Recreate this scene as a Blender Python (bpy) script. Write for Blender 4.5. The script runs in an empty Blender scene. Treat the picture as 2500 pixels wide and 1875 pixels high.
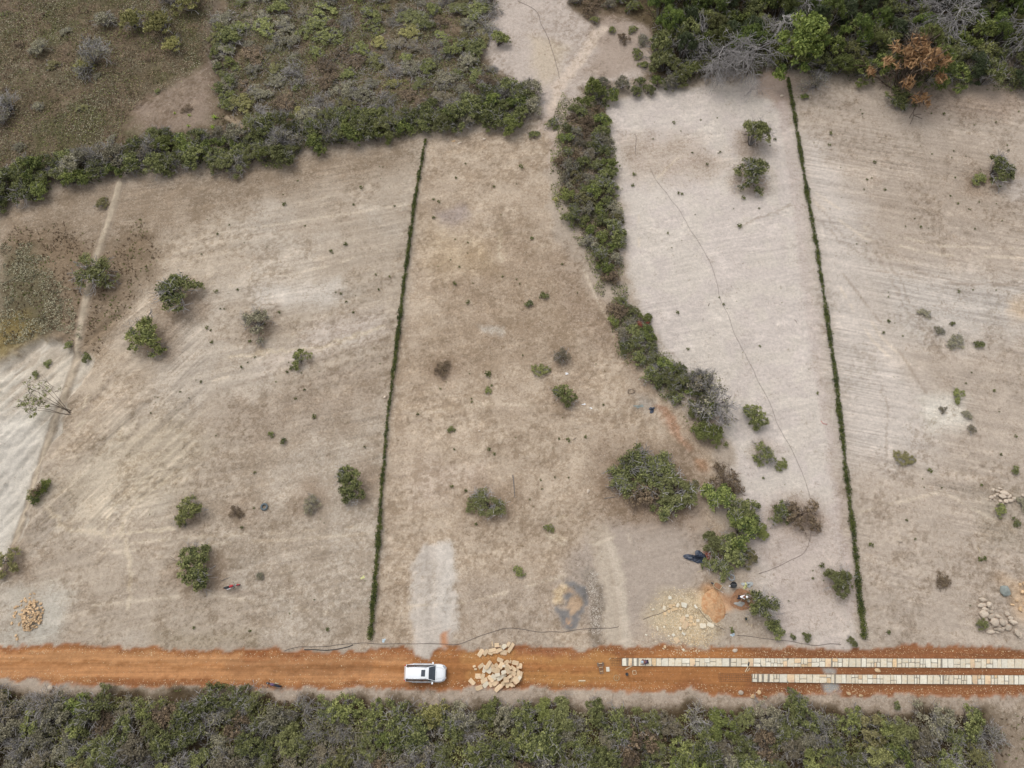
import bpy, math, random
import numpy as np
from mathutils import Vector, Matrix

# ------------------------------------------------------------------ camera, sky, sun, exposure
R = math.radians
SC = bpy.context.scene
COL = SC.collection
CAM_H, TILT, FPX = 90.0, R(21.6), 1733.0
cd = bpy.data.cameras.new('camera'); cam = bpy.data.objects.new('camera', cd); COL.objects.link(cam)
cam.location = (0, 0, CAM_H); cam.rotation_euler = (TILT, 0, 0)
cd.sensor_width = 36; cd.lens = FPX / 2500 * 36; cd.clip_start = 0.5; cd.clip_end = 6000
SC.camera = cam
SUN_EL, SUN_AZ = R(58), R(128)          # azimuth measured counterclockwise from +X
world = bpy.data.worlds.new('World'); SC.world = world; world.use_nodes = True
wn = world.node_tree.nodes; wl = world.node_tree.links
bg = wn['Background']
sky = wn.new('ShaderNodeTexSky'); sky.sky_type = 'NISHITA'; sky.sun_disc = False
sky.sun_elevation = SUN_EL; sky.sun_rotation = R(90) - SUN_AZ
sky.air_density = 1.0; sky.dust_density = 3.0
hs = wn.new('ShaderNodeHueSaturation'); hs.inputs['Saturation'].default_value = 0.22
wl.new(sky.outputs[0], hs.inputs['Color']); wl.new(hs.outputs[0], bg.inputs[0])
bg.inputs[1].default_value = 0.145
sl = bpy.data.lights.new('sun', 'SUN'); sl.energy = 0.6; sl.angle = R(50); sl.color = (1, 0.965, 0.92)
so = bpy.data.objects.new('sun', sl); COL.objects.link(so)
sd = Vector((math.cos(SUN_EL) * math.cos(SUN_AZ), math.cos(SUN_EL) * math.sin(SUN_AZ), math.sin(SUN_EL)))
so.rotation_euler = sd.to_track_quat('Z', 'Y').to_euler(); so.location = (0, 40, 150)
SC.view_settings.view_transform = 'Standard'; SC.view_settings.look = 'None'
SC.view_settings.gamma = 1; SC.view_settings.use_curve_mapping = False
SC.view_settings.exposure = 0.42
SC.render.engine = 'CYCLES'

# ------------------------------------------------------------------ helpers
CT, ST = math.cos(TILT), math.sin(TILT)
def PA(u, v, z=0.0):
    """photo pixel(s) -> ground position(s)"""
    u = np.asarray(u, float); v = np.asarray(v, float)
    dx = (u - 1250) / FPX; dy = (937.5 - v) / FPX
    yy = ST + dy * CT; zz = -CT + dy * ST
    t = (z - CAM_H) / zz
    return dx * t, yy * t
def P(u, v, z=0.0):
    x, y = PA(u, v, z); return float(x), float(y)
def poly(px):
    a = np.array(px, float); x, y = PA(a[:, 0], a[:, 1]); return np.stack([x, y], 1)
def mpp(u, v):
    """metres per photo pixel, sideways"""
    return P(u + 1, v)[0] - P(u, v)[0]
def s2l(c):
    c = np.asarray(c, float) / 255
    return np.where(c <= 0.04045, c / 12.92, ((c + 0.055) / 1.055) ** 2.4)
def A(r, g, b, k=1.0):
    return tuple(float(min(0.9, x)) for x in s2l((r, g, b)) / 1.3 * k)
def hsh(ix, iy, s):
    h = (ix.astype(np.int64) * 374761393 + iy.astype(np.int64) * 668265263 + s * 974634777) & 0xFFFFFFFF
    h = ((h ^ (h >> 13)) * 1274126177) & 0xFFFFFFFF
    return ((h ^ (h >> 16)) & 0xFFFFFF) / float(0xFFFFFF)
def vn(x, y, s=0):
    ix = np.floor(x); iy = np.floor(y); fx = x - ix; fy = y - iy
    fx = fx * fx * (3 - 2 * fx); fy = fy * fy * (3 - 2 * fy)
    a = hsh(ix, iy, s); b = hsh(ix + 1, iy, s); c = hsh(ix, iy + 1, s); d = hsh(ix + 1, iy + 1, s)
    return (a * (1 - fx) + b * fx) * (1 - fy) + (c * (1 - fx) + d * fx) * fy
def fbm(x, y, s=0, o=4):
    r = 0; a = 0.5; t = 0
    for i in range(o):
        r = r + a * vn(x, y, s + i * 17); t += a; a *= 0.5; x = x * 2.03 + 5.1; y = y * 2.03 + 9.7
    return r / t
def sst(a, b, x):
    t = np.clip((x - a) / (b - a), 0, 1); return t * t * (3 - 2 * t)
def sdf(pts, pl):
    """signed distance, positive inside"""
    d = np.full(len(pts), 1e9); ins = np.zeros(len(pts), bool)
    n = len(pl)
    for i in range(n):
        a = pl[i]; b = pl[(i + 1) % n]; ab = b - a; ap = pts - a
        t = np.clip((ap @ ab) / max(1e-9, ab @ ab), 0, 1)
        q = ap - t[:, None] * ab
        d = np.minimum(d, (q * q).sum(1))
        c = ((a[1] > pts[:, 1]) != (b[1] > pts[:, 1]))
        with np.errstate(divide='ignore', invalid='ignore'):
            xx = (b[0] - a[0]) * (pts[:, 1] - a[1]) / (b[1] - a[1]) + a[0]
        ins ^= c & (pts[:, 0] < xx)
    d = np.sqrt(d); return np.where(ins, d, -d)
def ldist(pts, ln):
    d = np.full(len(pts), 1e9)
    for i in range(len(ln) - 1):
        a = ln[i]; b = ln[i + 1]; ab = b - a; ap = pts - a
        t = np.clip((ap @ ab) / max(1e-9, ab @ ab), 0, 1)
        q = ap - t[:, None] * ab; d = np.minimum(d, (q * q).sum(1))
    return np.sqrt(d)

def tag(o, label=None, cat=None, group=None, kind=None):
    if label: o['label'] = label
    if cat: o['category'] = cat
    if group: o['group'] = group
    if kind: o['kind'] = kind
    return o
def empty(name, loc, rz=0.0, s=None):
    o = bpy.data.objects.new(name, None); COL.objects.link(o); o.location = loc; o.rotation_euler = (0, 0, rz)
    o.empty_display_size = 0.3
    if s is not None: o.scale = s if hasattr(s, '__len__') else (s, s, s)
    return o
def link(name, me, parent=None, loc=None, rot=None, scale=None):
    o = bpy.data.objects.new(name, me); COL.objects.link(o)
    if parent is not None: o.parent = parent
    if loc is not None: o.location = loc
    if rot is not None: o.rotation_euler = rot
    if scale is not None: o.scale = scale
    return o
def kmesh(name, V, F, m, tint=None, smooth=False):
    """uniform k-gon mesh from arrays"""
    V = np.asarray(V, np.float32); F = np.asarray(F, np.int32); n, k = F.shape
    me = bpy.data.meshes.new(name)
    me.vertices.add(len(V)); me.vertices.foreach_set('co', V.ravel())
    me.loops.add(n * k); me.loops.foreach_set('vertex_index', F.ravel())
    me.polygons.add(n); me.polygons.foreach_set('loop_start', np.arange(0, n * k, k, dtype=np.int32))
    if smooth: me.polygons.foreach_set('use_smooth', np.ones(n, bool))
    me.update(calc_edges=True)
    if tint is not None:
        a = me.attributes.new('tint', 'FLOAT', 'FACE'); a.data.foreach_set('value', np.asarray(tint, np.float32))
    if m: me.materials.append(m)
    return me
def pmesh(name, V, F, m, smooth=False):
    me = bpy.data.meshes.new(name); me.from_pydata([tuple(v) for v in V], [], [tuple(f) for f in F]); me.update()
    if m: me.materials.append(m)
    if smooth:
        for p in me.polygons: p.use_smooth = True
    return me
class MB:
    def __init__(s): s.V = []; s.F = []
    def add(s, V, F):
        n = len(s.V); s.V += [tuple(v) for v in V]; s.F += [tuple(i + n for i in f) for f in F]; return s
    def box(s, c, d, rz=0.0, M=None):
        hx, hy, hz = d[0] / 2, d[1] / 2, d[2] / 2
        V = [Vector((x * hx, y * hy, z * hz)) for z in (-1, 1) for y in (-1, 1) for x in (-1, 1)]
        Q = Matrix.Rotation(rz, 3, 'Z') if M is None else M
        V = [Q @ v + Vector(c) for v in V]
        return s.add(V, [(0, 2, 3, 1), (4, 5, 7, 6), (0, 1, 5, 4), (2, 6, 7, 3), (0, 4, 6, 2), (1, 3, 7, 5)])
    def tube(s, pts, r, n=6, caps=True):
        pts = [Vector(p) for p in pts]; m = len(pts)
        rr = r if hasattr(r, '__len__') else [r] * m
        V = []; F = []
        up = None
        for i, p in enumerate(pts):
            t = (pts[min(i + 1, m - 1)] - pts[max(i - 1, 0)])
            if t.length < 1e-9: t = Vector((0, 0, 1))
            t.normalize()
            a = Vector((0, 0, 1)) if abs(t.z) < 0.9 else Vector((1, 0, 0))
            u = t.cross(a).normalized(); w = t.cross(u).normalized()
            for k in range(n):
                an = 2 * math.pi * k / n; V.append(p + (u * math.cos(an) + w * math.sin(an)) * rr[i])
        for i in range(m - 1):
            for k in range(n):
                a = i * n + k; b = i * n + (k + 1) % n; F.append((a, b, b + n, a + n))
        if caps: F.append(tuple(reversed(range(n)))); F.append(tuple(range((m - 1) * n, m * n)))
        return s.add(V, F)
    def torus(s, c, Rr, r, M=None, n=20, k=8):
        V = []; F = []; M = M or Matrix.Identity(3)
        for i in range(n):
            a = 2 * math.pi * i / n
            for j in range(k):
                b = 2 * math.pi * j / k; q = Rr + r * math.cos(b)
                V.append(M @ Vector((q * math.cos(a), q * math.sin(a), r * math.sin(b))) + Vector(c))
        for i in range(n):
            for j in range(k):
                F.append((i * k + j, ((i + 1) % n) * k + j, ((i + 1) % n) * k + (j + 1) % k, i * k + (j + 1) % k))
        return s.add(V, F)
    def lathe(s, prof, c=(0, 0, 0), n=16, M=None):
        V = []; F = []; m = len(prof); M = M or Matrix.Identity(3)
        for r, z in prof:
            for k in range(n):
                a = 2 * math.pi * k / n; V.append(M @ Vector((r * math.cos(a), r * math.sin(a), z)) + Vector(c))
        for i in range(m - 1):
            for k in range(n):
                F.append((i * n + k, i * n + (k + 1) % n, (i + 1) * n + (k + 1) % n, (i + 1) * n + k))
        return s.add(V, F)
    def mesh(s, name, m, smooth=False): return pmesh(name, s.V, s.F, m, smooth)

# ------------------------------------------------------------------ materials
def nt(name):
    m = bpy.data.materials.new(name); m.use_nodes = True
    n = m.node_tree.nodes; l = m.node_tree.links; return m, n, l, n['Principled BSDF']
def mixc(n, l, fac, a, b, mode='MIX'):
    x = n.new('ShaderNodeMix'); x.data_type = 'RGBA'; x.blend_type = mode; x.clamp_result = False
    for sock, v in ((x.inputs[0], fac), (x.inputs[6], a), (x.inputs[7], b)):
        if hasattr(v, 'links'): l.new(v, sock)
        elif hasattr(v, '__len__'): sock.default_value = (*v[:3], 1)
        else: sock.default_value = v
    return x.outputs[2]
def ramp(n, l, src, stops):
    r = n.new('ShaderNodeMapRange'); r.interpolation_type = 'SMOOTHSTEP'
    r.inputs[1].default_value = stops[0]; r.inputs[2].default_value = stops[1]
    if len(stops) > 2: r.inputs[3].default_value = stops[2]; r.inputs[4].default_value = stops[3]
    l.new(src, r.inputs[0]); return r.outputs[0]
def math_(n, l, op, a, b=None):
    x = n.new('ShaderNodeMath'); x.operation = op
    for i, v in enumerate((a, b)):
        if v is None: continue
        if hasattr(v, 'links'): l.new(v, x.inputs[i])
        else: x.inputs[i].default_value = v
    return x.outputs[0]
def noise(n, l, co, scale, det=4, rough=0.55, dist=0.0):
    x = n.new('ShaderNodeTexNoise'); x.inputs['Scale'].default_value = scale; x.inputs['Detail'].default_value = det
    x.inputs['Roughness'].default_value = rough; x.inputs['Distortion'].default_value = dist
    l.new(co, x.inputs['Vector']); return x.outputs[0]
def plain(name, c, rough=0.7, var=0.25, scale=6, metal=0.0, objvar=0.0, bump=0.0, coat=0.0, spot=None):
    m, n, l, p = nt(name); tc = n.new('ShaderNodeTexCoord')
    f = noise(n, l, tc.outputs['Object'], scale)
    k = ramp(n, l, f, (0.3, 0.7, 1 - var, 1 + var))
    if objvar:
        oi = n.new('ShaderNodeObjectInfo'); r2 = ramp(n, l, oi.outputs['Random'], (0, 1, 1 - objvar, 1 + objvar))
        k = math_(n, l, 'MULTIPLY', k, r2)
    cc = mixc(n, l, 1.0, c, k, 'MULTIPLY')
    if spot:
        f2 = noise(n, l, tc.outputs['Object'], scale * 0.6, 3); cc = mixc(n, l, ramp(n, l, f2, (0.52, 0.62, 0, 0.8)), cc, spot)
    l.new(cc, p.inputs['Base Color']); p.inputs['Roughness'].default_value = rough; p.inputs['Metallic'].default_value = metal
    if coat: p.inputs['Coat Weight'].default_value = coat
    if bump:
        b = n.new('ShaderNodeBump'); b.inputs['Strength'].default_value = bump; b.inputs['Distance'].default_value = 0.05
        l.new(f, b.inputs['Height']); l.new(b.outputs[0], p.inputs['Normal'])
    return m
def leafmat(name, dark, light, objvar=0.22, trans=0.25, alt=None):
    m, n, l, p = nt(name)
    at = n.new('ShaderNodeAttribute'); at.attribute_name = 'tint'
    oi = n.new('ShaderNodeObjectInfo')
    c = mixc(n, l, at.outputs['Fac'], dark, light)
    if alt:
        c = mixc(n, l, ramp(n, l, oi.outputs['Random'], (0.45, 1.0, 0.0, 0.75)), c, alt)
    sp = math_(n, l, 'FRACT', math_(n, l, 'MULTIPLY', oi.outputs['Random'], 7.31))
    c = mixc(n, l, 1.0, c, ramp(n, l, sp, (0, 1, 1 - objvar, 1 + objvar)), 'MULTIPLY')
    l.new(c, p.inputs['Base Color']); p.inputs['Roughness'].default_value = 0.65
    p.inputs['Specular IOR Level'].default_value = 0.25
    tr = n.new('ShaderNodeBsdfTranslucent'); l.new(c, tr.inputs[0])
    mx = n.new('ShaderNodeMixShader'); mx.inputs[0].default_value = trans
    l.new(p.outputs[0], mx.inputs[1]); l.new(tr.outputs[0], mx.inputs[2])
    l.new(mx.outputs[0], n['Material Output'].inputs[0])
    return m
GK = 1.85
def G(r, g, b): return A(r, g, b, GK)
M = {}
M['leaf_dark'] = leafmat('leaf_dark', G(54, 61, 37), G(134, 136, 86), alt=G(104, 104, 68))
M['leaf_bright'] = leafmat('leaf_bright', G(56, 68, 36), G(140, 146, 82), alt=G(108, 110, 64))
M['leaf_olive'] = leafmat('leaf_olive', G(70, 76, 42), G(144, 146, 90), alt=G(116, 106, 78))
M['leaf_grey'] = leafmat('leaf_grey', G(80, 78, 62), G(156, 150, 126), alt=G(116, 106, 88))
M['leaf_dry'] = leafmat('leaf_dry', G(72, 62, 50), G(140, 122, 98))
M['leaf_orange'] = leafmat('leaf_orange', A(150, 112, 76), A(226, 184, 136))
M['leaf_yellow'] = leafmat('leaf_yellow', G(84, 84, 48), G(148, 142, 90))
M['leaf_red'] = leafmat('leaf_red', G(110, 56, 44), G(160, 96, 80))
M['leaf_lime'] = leafmat('leaf_lime', G(74, 90, 42), G(146, 156, 84))
M['leaf_needle'] = leafmat('leaf_needle', G(52, 66, 36), G(112, 124, 62), alt=G(92, 88, 56))
M['leaf_pine'] = leafmat('leaf_pine', G(44, 52, 34), G(84, 92, 62))
M['leaf_agave'] = leafmat('leaf_agave', G(96, 124, 44), G(176, 190, 96))
M['leaf_agave_pale'] = leafmat('leaf_agave_pale', G(150, 140, 80), G(214, 206, 140))
M['hedge_leaf'] = leafmat('hedge_leaf', G(46, 58, 30), G(112, 116, 58))
M['twig_grey'] = leafmat('twig_grey', A(124, 119, 115), A(206, 200, 196), trans=0.0)
M['twig_brown'] = leafmat('twig_brown', A(96, 80, 66), A(150, 132, 116), trans=0.0)
M['bark'] = leafmat('bark', A(72, 62, 52), A(120, 106, 92), trans=0.0)
M['grass_dry'] = leafmat('grass_dry', A(122, 104, 84), A(190, 168, 138), objvar=0, trans=0.2)
M['weed_brown'] = leafmat('weed_brown', A(84, 70, 56), A(150, 126, 98), objvar=0, trans=0.2)
M['weed_green'] = leafmat('weed_green', G(64, 72, 36), G(120, 122, 72), objvar=0.1)
M['pebble'] = leafmat('pebble', A(168, 156, 142), A(236, 226, 212), objvar=0, trans=0)
M['flake'] = leafmat('flake', A(206, 176, 132), A(246, 230, 200), objvar=0, trans=0)
M['stone_cream'] = plain('stone_cream', A(232, 220, 196), 0.85, 0.08, 5, objvar=0.07, bump=0.3, spot=A(222, 204, 172))
M['stone_white'] = plain('stone_white', A(236, 228, 208), 0.85, 0.08, 5, objvar=0.08, bump=0.3)
M['stone_orange'] = plain('stone_orange', A(226, 196, 154), 0.85, 0.14, 5, objvar=0.10, bump=0.3)
M['slab_tan'] = plain('slab_tan', A(232, 204, 166), 0.85, 0.10, 3, objvar=0.14, bump=0.3, spot=A(216, 180, 148))
M['rubble_tan'] = plain('rubble_tan', A(222, 190, 150), 0.9, 0.15, 4, objvar=0.22, bump=0.4, spot=A(206, 164, 114))
M['boulder'] = plain('boulder', A(208, 192, 172), 0.9, 0.16, 3, objvar=0.2, bump=0.5, spot=A(186, 160, 138))
M['boulder_grey'] = plain('boulder_grey', A(146, 152, 146), 0.9, 0.15, 3, bump=0.5)
M['mortar'] = plain('mortar', A(150, 142, 128), 0.9, 0.15, 4)
M['sand'] = plain('sand', A(206, 164, 122), 0.95, 0.16, 3.5, bump=0.5, spot=A(192, 138, 94))
M['mud'] = plain('mud', A(158, 116, 84), 0.8, 0.15, 3, bump=0.4, spot=A(130, 92, 64))
M['cement_wet'] = plain('cement_wet', A(168, 166, 160), 0.6, 0.08, 3)
M['car_paint'] = plain('car_paint', (0.80, 0.82, 0.83), 0.25, 0.02, 2, coat=1.0)
M['chrome'] = plain('chrome', (0.6, 0.6, 0.62), 0.25, 0.05, 2, metal=0.9)
M['glass'] = plain('glass', (0.035, 0.045, 0.06), 0.08, 0.2, 2, coat=0.6)
M['lamp'] = plain('lamp', (0.30, 0.32, 0.35), 0.15, 0.1, 20, coat=0.8)
M['black'] = plain('black', (0.025, 0.027, 0.03), 0.6, 0.3, 8)
M['tyre'] = plain('tyre', (0.06, 0.06, 0.065), 0.8, 0.3, 8)
M['tyre_pale'] = plain('tyre_pale', A(150, 152, 152), 0.85, 0.2, 8)
M['tyre_blue'] = plain('tyre_blue', A(104, 114, 118), 0.85, 0.15, 8)
M['metal'] = plain('metal', (0.35, 0.35, 0.36), 0.4, 0.2, 8, metal=0.6)
M['rust'] = plain('rust', A(120, 86, 66), 0.8, 0.3, 8)
M['red'] = plain('red', A(206, 60, 66), 0.4, 0.1, 8)
M['pink'] = plain('pink', A(236, 160, 140), 0.5, 0.1, 8)
M['purple'] = plain('purple', A(116, 92, 122), 0.8, 0.15, 8)
M['white'] = plain('white', (0.8, 0.8, 0.8), 0.6, 0.05, 8)
M['capblue'] = plain('capblue', A(196, 212, 222), 0.7, 0.06, 8)
M['cloth_dark'] = plain('cloth_dark', A(40, 42, 56), 0.9, 0.2, 8)
M['cloth_red'] = plain('cloth_red', A(126, 72, 60), 0.9, 0.2, 8)
M['skin'] = plain('skin', A(140, 96, 74), 0.6, 0.08, 8)
M['hair'] = plain('hair', (0.02, 0.016, 0.014), 0.7, 0.2, 20)
M['wood_pale'] = plain('wood_pale', A(226, 206, 172), 0.8, 0.12, 6)
M['wood_grey'] = plain('wood_grey', A(134, 118, 104), 0.85, 0.2, 6)
M['hose'] = plain('hose', A(100, 90, 84), 0.7, 0.15, 3)
M['hose_faint'] = plain('hose_faint', A(124, 112, 106), 0.7, 0.15, 3)
M['tarp'] = plain('tarp', A(58, 66, 82), 0.35, 0.35, 2.0, bump=0.3)
M['bag_blue'] = plain('bag_blue', A(206, 222, 230), 0.5, 0.06, 4)
M['paper_yellow'] = plain('paper_yellow', A(226, 224, 160), 0.8, 0.05, 4)
M['plastic_clear'] = plain('plastic_clear', A(188, 192, 190), 0.3, 0.15, 4)
M['bucket_tan'] = plain('bucket_tan', A(196, 184, 150), 0.7, 0.1, 4)

# ------------------------------------------------------------------ ground data
def axis(a, b, st, far):
    core = np.arange(a, b + st * 0.5, st); g = [st]
    out = []; x = core[-1]; d = st
    while x < far: d *= 1.22; x += d; out.append(x)
    hi = np.array(out); out = []; x = core[0]; d = st
    while x > -far: d *= 1.22; x -= d; out.append(x)
    return np.concatenate([np.array(out)[::-1], core, hi])
gx = axis(-93, 93, 0.26, 2500); gy = axis(-13, 110, 0.26, 2500)
GX, GY = np.meshgrid(gx, gy)
pts = np.stack([GX.ravel(), GY.ravel()], 1)
wx = (fbm(pts[:, 0] / 2.6, pts[:, 1] / 2.6, 3, 4) - .5) * 3.0; wy = (fbm(pts[:, 0] / 2.6, pts[:, 1] / 2.6, 9, 4) - .5) * 3.0
warp = pts + np.stack([wx, wy], 1)
warp_s = pts + 0.3 * np.stack([wx, wy], 1) + np.stack([fbm(pts[:, 0] / .8, pts[:, 1] / .8, 13, 3) - .5, fbm(pts[:, 0] / .8, pts[:, 1] / .8, 19, 3) - .5], 1) * 1.0
N1 = fbm(pts[:, 0] / 9, pts[:, 1] / 9, 21, 5); N2 = fbm(pts[:, 0] / 2.2, pts[:, 1] / 2.2, 41, 4)
def sub(pl, soft, w):
    lo = pl.min(0) - soft - 3; hi = pl.max(0) + soft + 3
    return np.where((w[:, 0] > lo[0]) & (w[:, 0] < hi[0]) & (w[:, 1] > lo[1]) & (w[:, 1] < hi[1]))[0]
def mask(px, soft=1.5, sharp=False):
    w = warp_s if sharp else warp
    pl = poly(px); out = np.zeros(len(pts)); ix = sub(pl, soft, w)
    if len(ix): out[ix] = sst(-soft, soft, sdf(w[ix], pl))
    return out
def lmask(px, wid, soft=0.3, sharp=True):
    w = pts if sharp == 'raw' else warp_s if sharp else warp
    pl = poly(px); out = np.zeros(len(pts)); ix = sub(pl, wid + soft, w)
    if len(ix): out[ix] = 1 - sst(wid, wid + soft, ldist(w[ix], pl))
    return out
C = np.tile(np.array(A(172, 159, 144)), (len(pts), 1))
grass = np.full(len(pts), 0.30)                 # density of dry grass flecks
Hh = (fbm(pts[:, 0] / 14, pts[:, 1] / 14, 77, 4) - .5) * 0.5 + (fbm(pts[:, 0] / 1.4, pts[:, 1] / 1.4, 78, 3) - .5) * 0.10
def lay(mk, c, a=1.0):
    global C
    m_ = (mk * a)[:, None]; C = C * (1 - m_) + np.array(A(*c))[None, :] * m_
def gset(mk, v):
    global grass
    grass = grass * (1 - mk) + v * mk
BUSH_GROUND = [(60, 1480, 1), (1830, 355, 70), (1838, 440, 80), (440, 740, 110), (385, 830, 90), (634, 800, 50), (475, 1255, 60), (600, 1250, 60), (485, 1395, 110), (885, 1175, 90), (1196, 1220, 110), (1370, 868, 40), (1380, 975, 70), (1086, 905, 60), (1868, 1108, 50), (1950, 1260, 90), (2040, 1430, 50), (40, 1375, 80), (755, 1215, 70), (1540, 1190, 140), (1640, 1230, 110), (2390, 445, 60), (1730, 1060, 70)]
# far surroundings: dry scrub land
viewp = mask([(-260, 360), (-260, 1720), (2800, 1720), (2800, 120), (2000, 120), (1300, 250), (700, 330)], 2)
lay(1 - viewp, (112, 100, 80)); gset(1 - viewp, .8)
# upper-left fields
F1 = mask([(-400, -200), (560, -200), (540, 60), (525, 250), (560, 340), (300, 400), (0, 460), (-400, 560)], 2)
lay(F1, (120, 111, 92)); lay(F1 * sst(.42, .62, N1), (108, 106, 78), .85); lay(F1 * sst(.5, .62, N2), (142, 124, 110), .5); gset(F1, .9)
F1b = mask([(330, 250), (430, 190), (520, 150), (530, 250), (500, 310), (380, 330), (310, 300)], 2)
lay(F1b, (146, 130, 116), .9); gset(F1b, .45)
lay(mask([(490, 0), (560, 0), (545, 100), (530, 200), (500, 160), (500, 60)], 1.5), (140, 128, 120), .6)
F2 = mask([(560, -200), (1260, -200), (1200, 60), (1180, 150), (1260, 200), (1200, 240), (900, 300), (600, 340), (540, 250)], 2)
lay(F2, (122, 112, 90)); lay(F2 * sst(.42, .58, N2), (146, 131, 114), .8); gset(F2, .8)
lay(mask([(780, 130), (860, 130), (880, 200), (800, 230), (740, 200)], 1.5), (150, 136, 126), .6)
lay(lmask([(618, -30), (612, 20), (605, 70)], 0.5, 0.7), (196, 184, 170), .9)
lay(lmask([(555, 285), (590, 305), (640, 325), (720, 328)], 0.3, 0.6), (182, 166, 144), .9)
# sand gully
S1 = mask([(1215, -80), (1380, -80), (1400, 30), (1440, 60), (1500, 40), (1570, 60), (1600, 150), (1560, 200), (1420, 215), (1385, 300), (1350, 350), (1325, 350), (1318, 290), (1300, 250), (1245, 195), (1200, 165), (1178, 120), (1195, 70), (1200, 0)], 1.0)
lay(S1, (186, 174, 164)); gset(S1, .2)
lay(mask([(1420, 20), (1500, 30), (1590, 70), (1590, 170), (1480, 195), (1420, 190), (1450, 120)], 1.5), (158, 142, 128), .75)
lay(mask([(1290, 80), (1380, 110), (1370, 180), (1330, 210), (1300, 170)], 1.5), (196, 180, 154), .5)
lay(lmask([(1470, 70), (1430, 120), (1400, 170), (1360, 220), (1345, 270)], 0.4, 1.0), (206, 190, 174), .8)
S2 = mask([(1340, 260), (1400, 250), (1380, 330), (1370, 420), (1330, 420), (1310, 330)], 1.2); lay(S2, (186, 170, 156), .9)
# lot A (left)
LA = mask([(-300, 560), (0, 505), (300, 445), (700, 385), (1030, 330), (960, 960), (905, 1575), (-300, 1575)], 1.0)
lay(LA, (176, 163, 147)); gset(LA, .38)
lay(LA * sst(.50, .66, N1), (188, 177, 163), .7)
lay(mask([(0, 500), (300, 440), (620, 400), (1000, 345), (1000, 420), (650, 490), (420, 580), (250, 640), (0, 700)], 3), (158, 142, 123), .6)
gset(mask([(0, 500), (300, 440), (620, 400), (1000, 345), (1000, 400), (650, 470), (420, 560), (250, 640), (0, 700)], 3), .75)
lay(mask([(0, 560), (160, 560), (250, 620), (340, 560), (420, 610), (300, 790), (230, 890), (130, 835), (90, 810), (0, 850)], 2), (138, 121, 100), .7)
gset(mask([(0, 560), (160, 560), (250, 620), (340, 560), (420, 610), (300, 790), (230, 890), (130, 835), (0, 850)], 2), .9)
lay(mask([(0, 620), (80, 600), (140, 700), (140, 800), (90, 820), (0, 860)], 2), (110, 108, 84), .75)
lay(mask([(-100, 780), (60, 760), (90, 815), (30, 860), (-100, 900)], 1.5), (148, 132, 84), .7)
lay(mask([(320, 700), (430, 560), (560, 520), (600, 620), (420, 780), (330, 860), (280, 850)], 3), (186, 172, 154), .6)
lay(mask([(120, 1200), (260, 1050), (420, 1000), (520, 1080), (420, 1230), (200, 1290)], 3), (186, 173, 152), .6)
lay(mask([(625, 700), (820, 685), (850, 730), (760, 745), (620, 740)], 1.5), (202, 194, 184), .75)
lay(mask([(780, 790), (930, 760), (930, 820), (800, 850), (700, 900), (640, 900)], 2), (200, 188, 178), .6)
lay(mask([(560, 960), (700, 960), (820, 890), (960, 860), (960, 1010), (640, 1090), (540, 1060)], 3), (164, 149, 133), .5)
gset(mask([(600, 980), (960, 880), (940, 1560), (620, 1560), (520, 1200)], 3), .62)
lay(mask([(150, 880), (260, 830), (380, 900), (330, 1000), (200, 1120), (120, 1120)], 2), (182, 166, 146), .7)
lay(mask([(0, 1380), (130, 1500), (120, 1575), (0, 1575)], 2), (176, 170, 158), .7)
lay(mask([(110, 1440), (180, 1450), (150, 1540), (90, 1570), (60, 1540)], 1.5), (188, 183, 172), .7)
lay(mask([(380, 1545), (620, 1545), (620, 1575), (380, 1580)], 1.5), (140, 128, 104), .45)
# white bank
WB = mask([(-300, 960), (0, 885), (55, 845), (90, 822), (135, 830), (180, 860), (215, 885), (190, 940), (140, 1020), (105, 1110), (75, 1200), (45, 1290), (0, 1390), (-300, 1400)], 0.8)
WB = WB * sst(.25, .5, fbm(pts[:, 0] / 1.3, pts[:, 1] / 1.3, 70, 4) + WB * .35 - .1); lay(WB, (202, 194, 180)); gset(WB, .12)
ca, sa = math.cos(R(52)), math.sin(R(52)); rl = fbm((pts[:, 0] * ca + pts[:, 1] * sa) / 5, (-pts[:, 0] * sa + pts[:, 1] * ca) / .7, 94, 4); lay(WB * sst(.5, .62, rl) * mask([(0, 885), (90, 822), (215, 885), (190, 940), (100, 1020), (0, 1020)], 2), (158, 142, 124), .6)
Hh -= WB * (rl - .5) * .8
lay(mask([(-200, 1050), (50, 1000), (80, 1060), (50, 1200), (0, 1350), (-200, 1380)], 2), (196, 190, 180), .8)
lay(mask([(60, 860), (160, 860), (200, 900), (120, 1000), (70, 960)], 2), (190, 178, 160), .5)
Hh -= WB * 0.9
lay(lmask([(292, 450), (265, 540), (225, 660), (200, 780), (188, 850), (150, 960), (100, 1100), (60, 1230), (20, 1340), (-10, 1420)], 0.30, 0.25, 'raw'), (184, 170, 150), .95); gset(lmask([(292, 450), (265, 540), (225, 660), (200, 780), (188, 850), (150, 960)], 0.6, 0.3, 'raw'), 0)
for o_ in (-9, 9): lay(lmask([(292 + o_, 450), (265 + o_, 540), (225 + o_, 660), (200 + o_, 780), (188 + o_, 850), (150 + o_, 960), (100 + o_, 1100), (60 + o_, 1230), (20 + o_, 1340)], 0.05, 0.35, 'raw'), (128, 114, 98), .55)
tr_ = lmask([(290, 450), (263, 540), (223, 660), (198, 780), (186, 850), (148, 960), (98, 1100), (58, 1230), (18, 1340)], 0.1, 0.7); Hh += tr_ * 0.22
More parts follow.
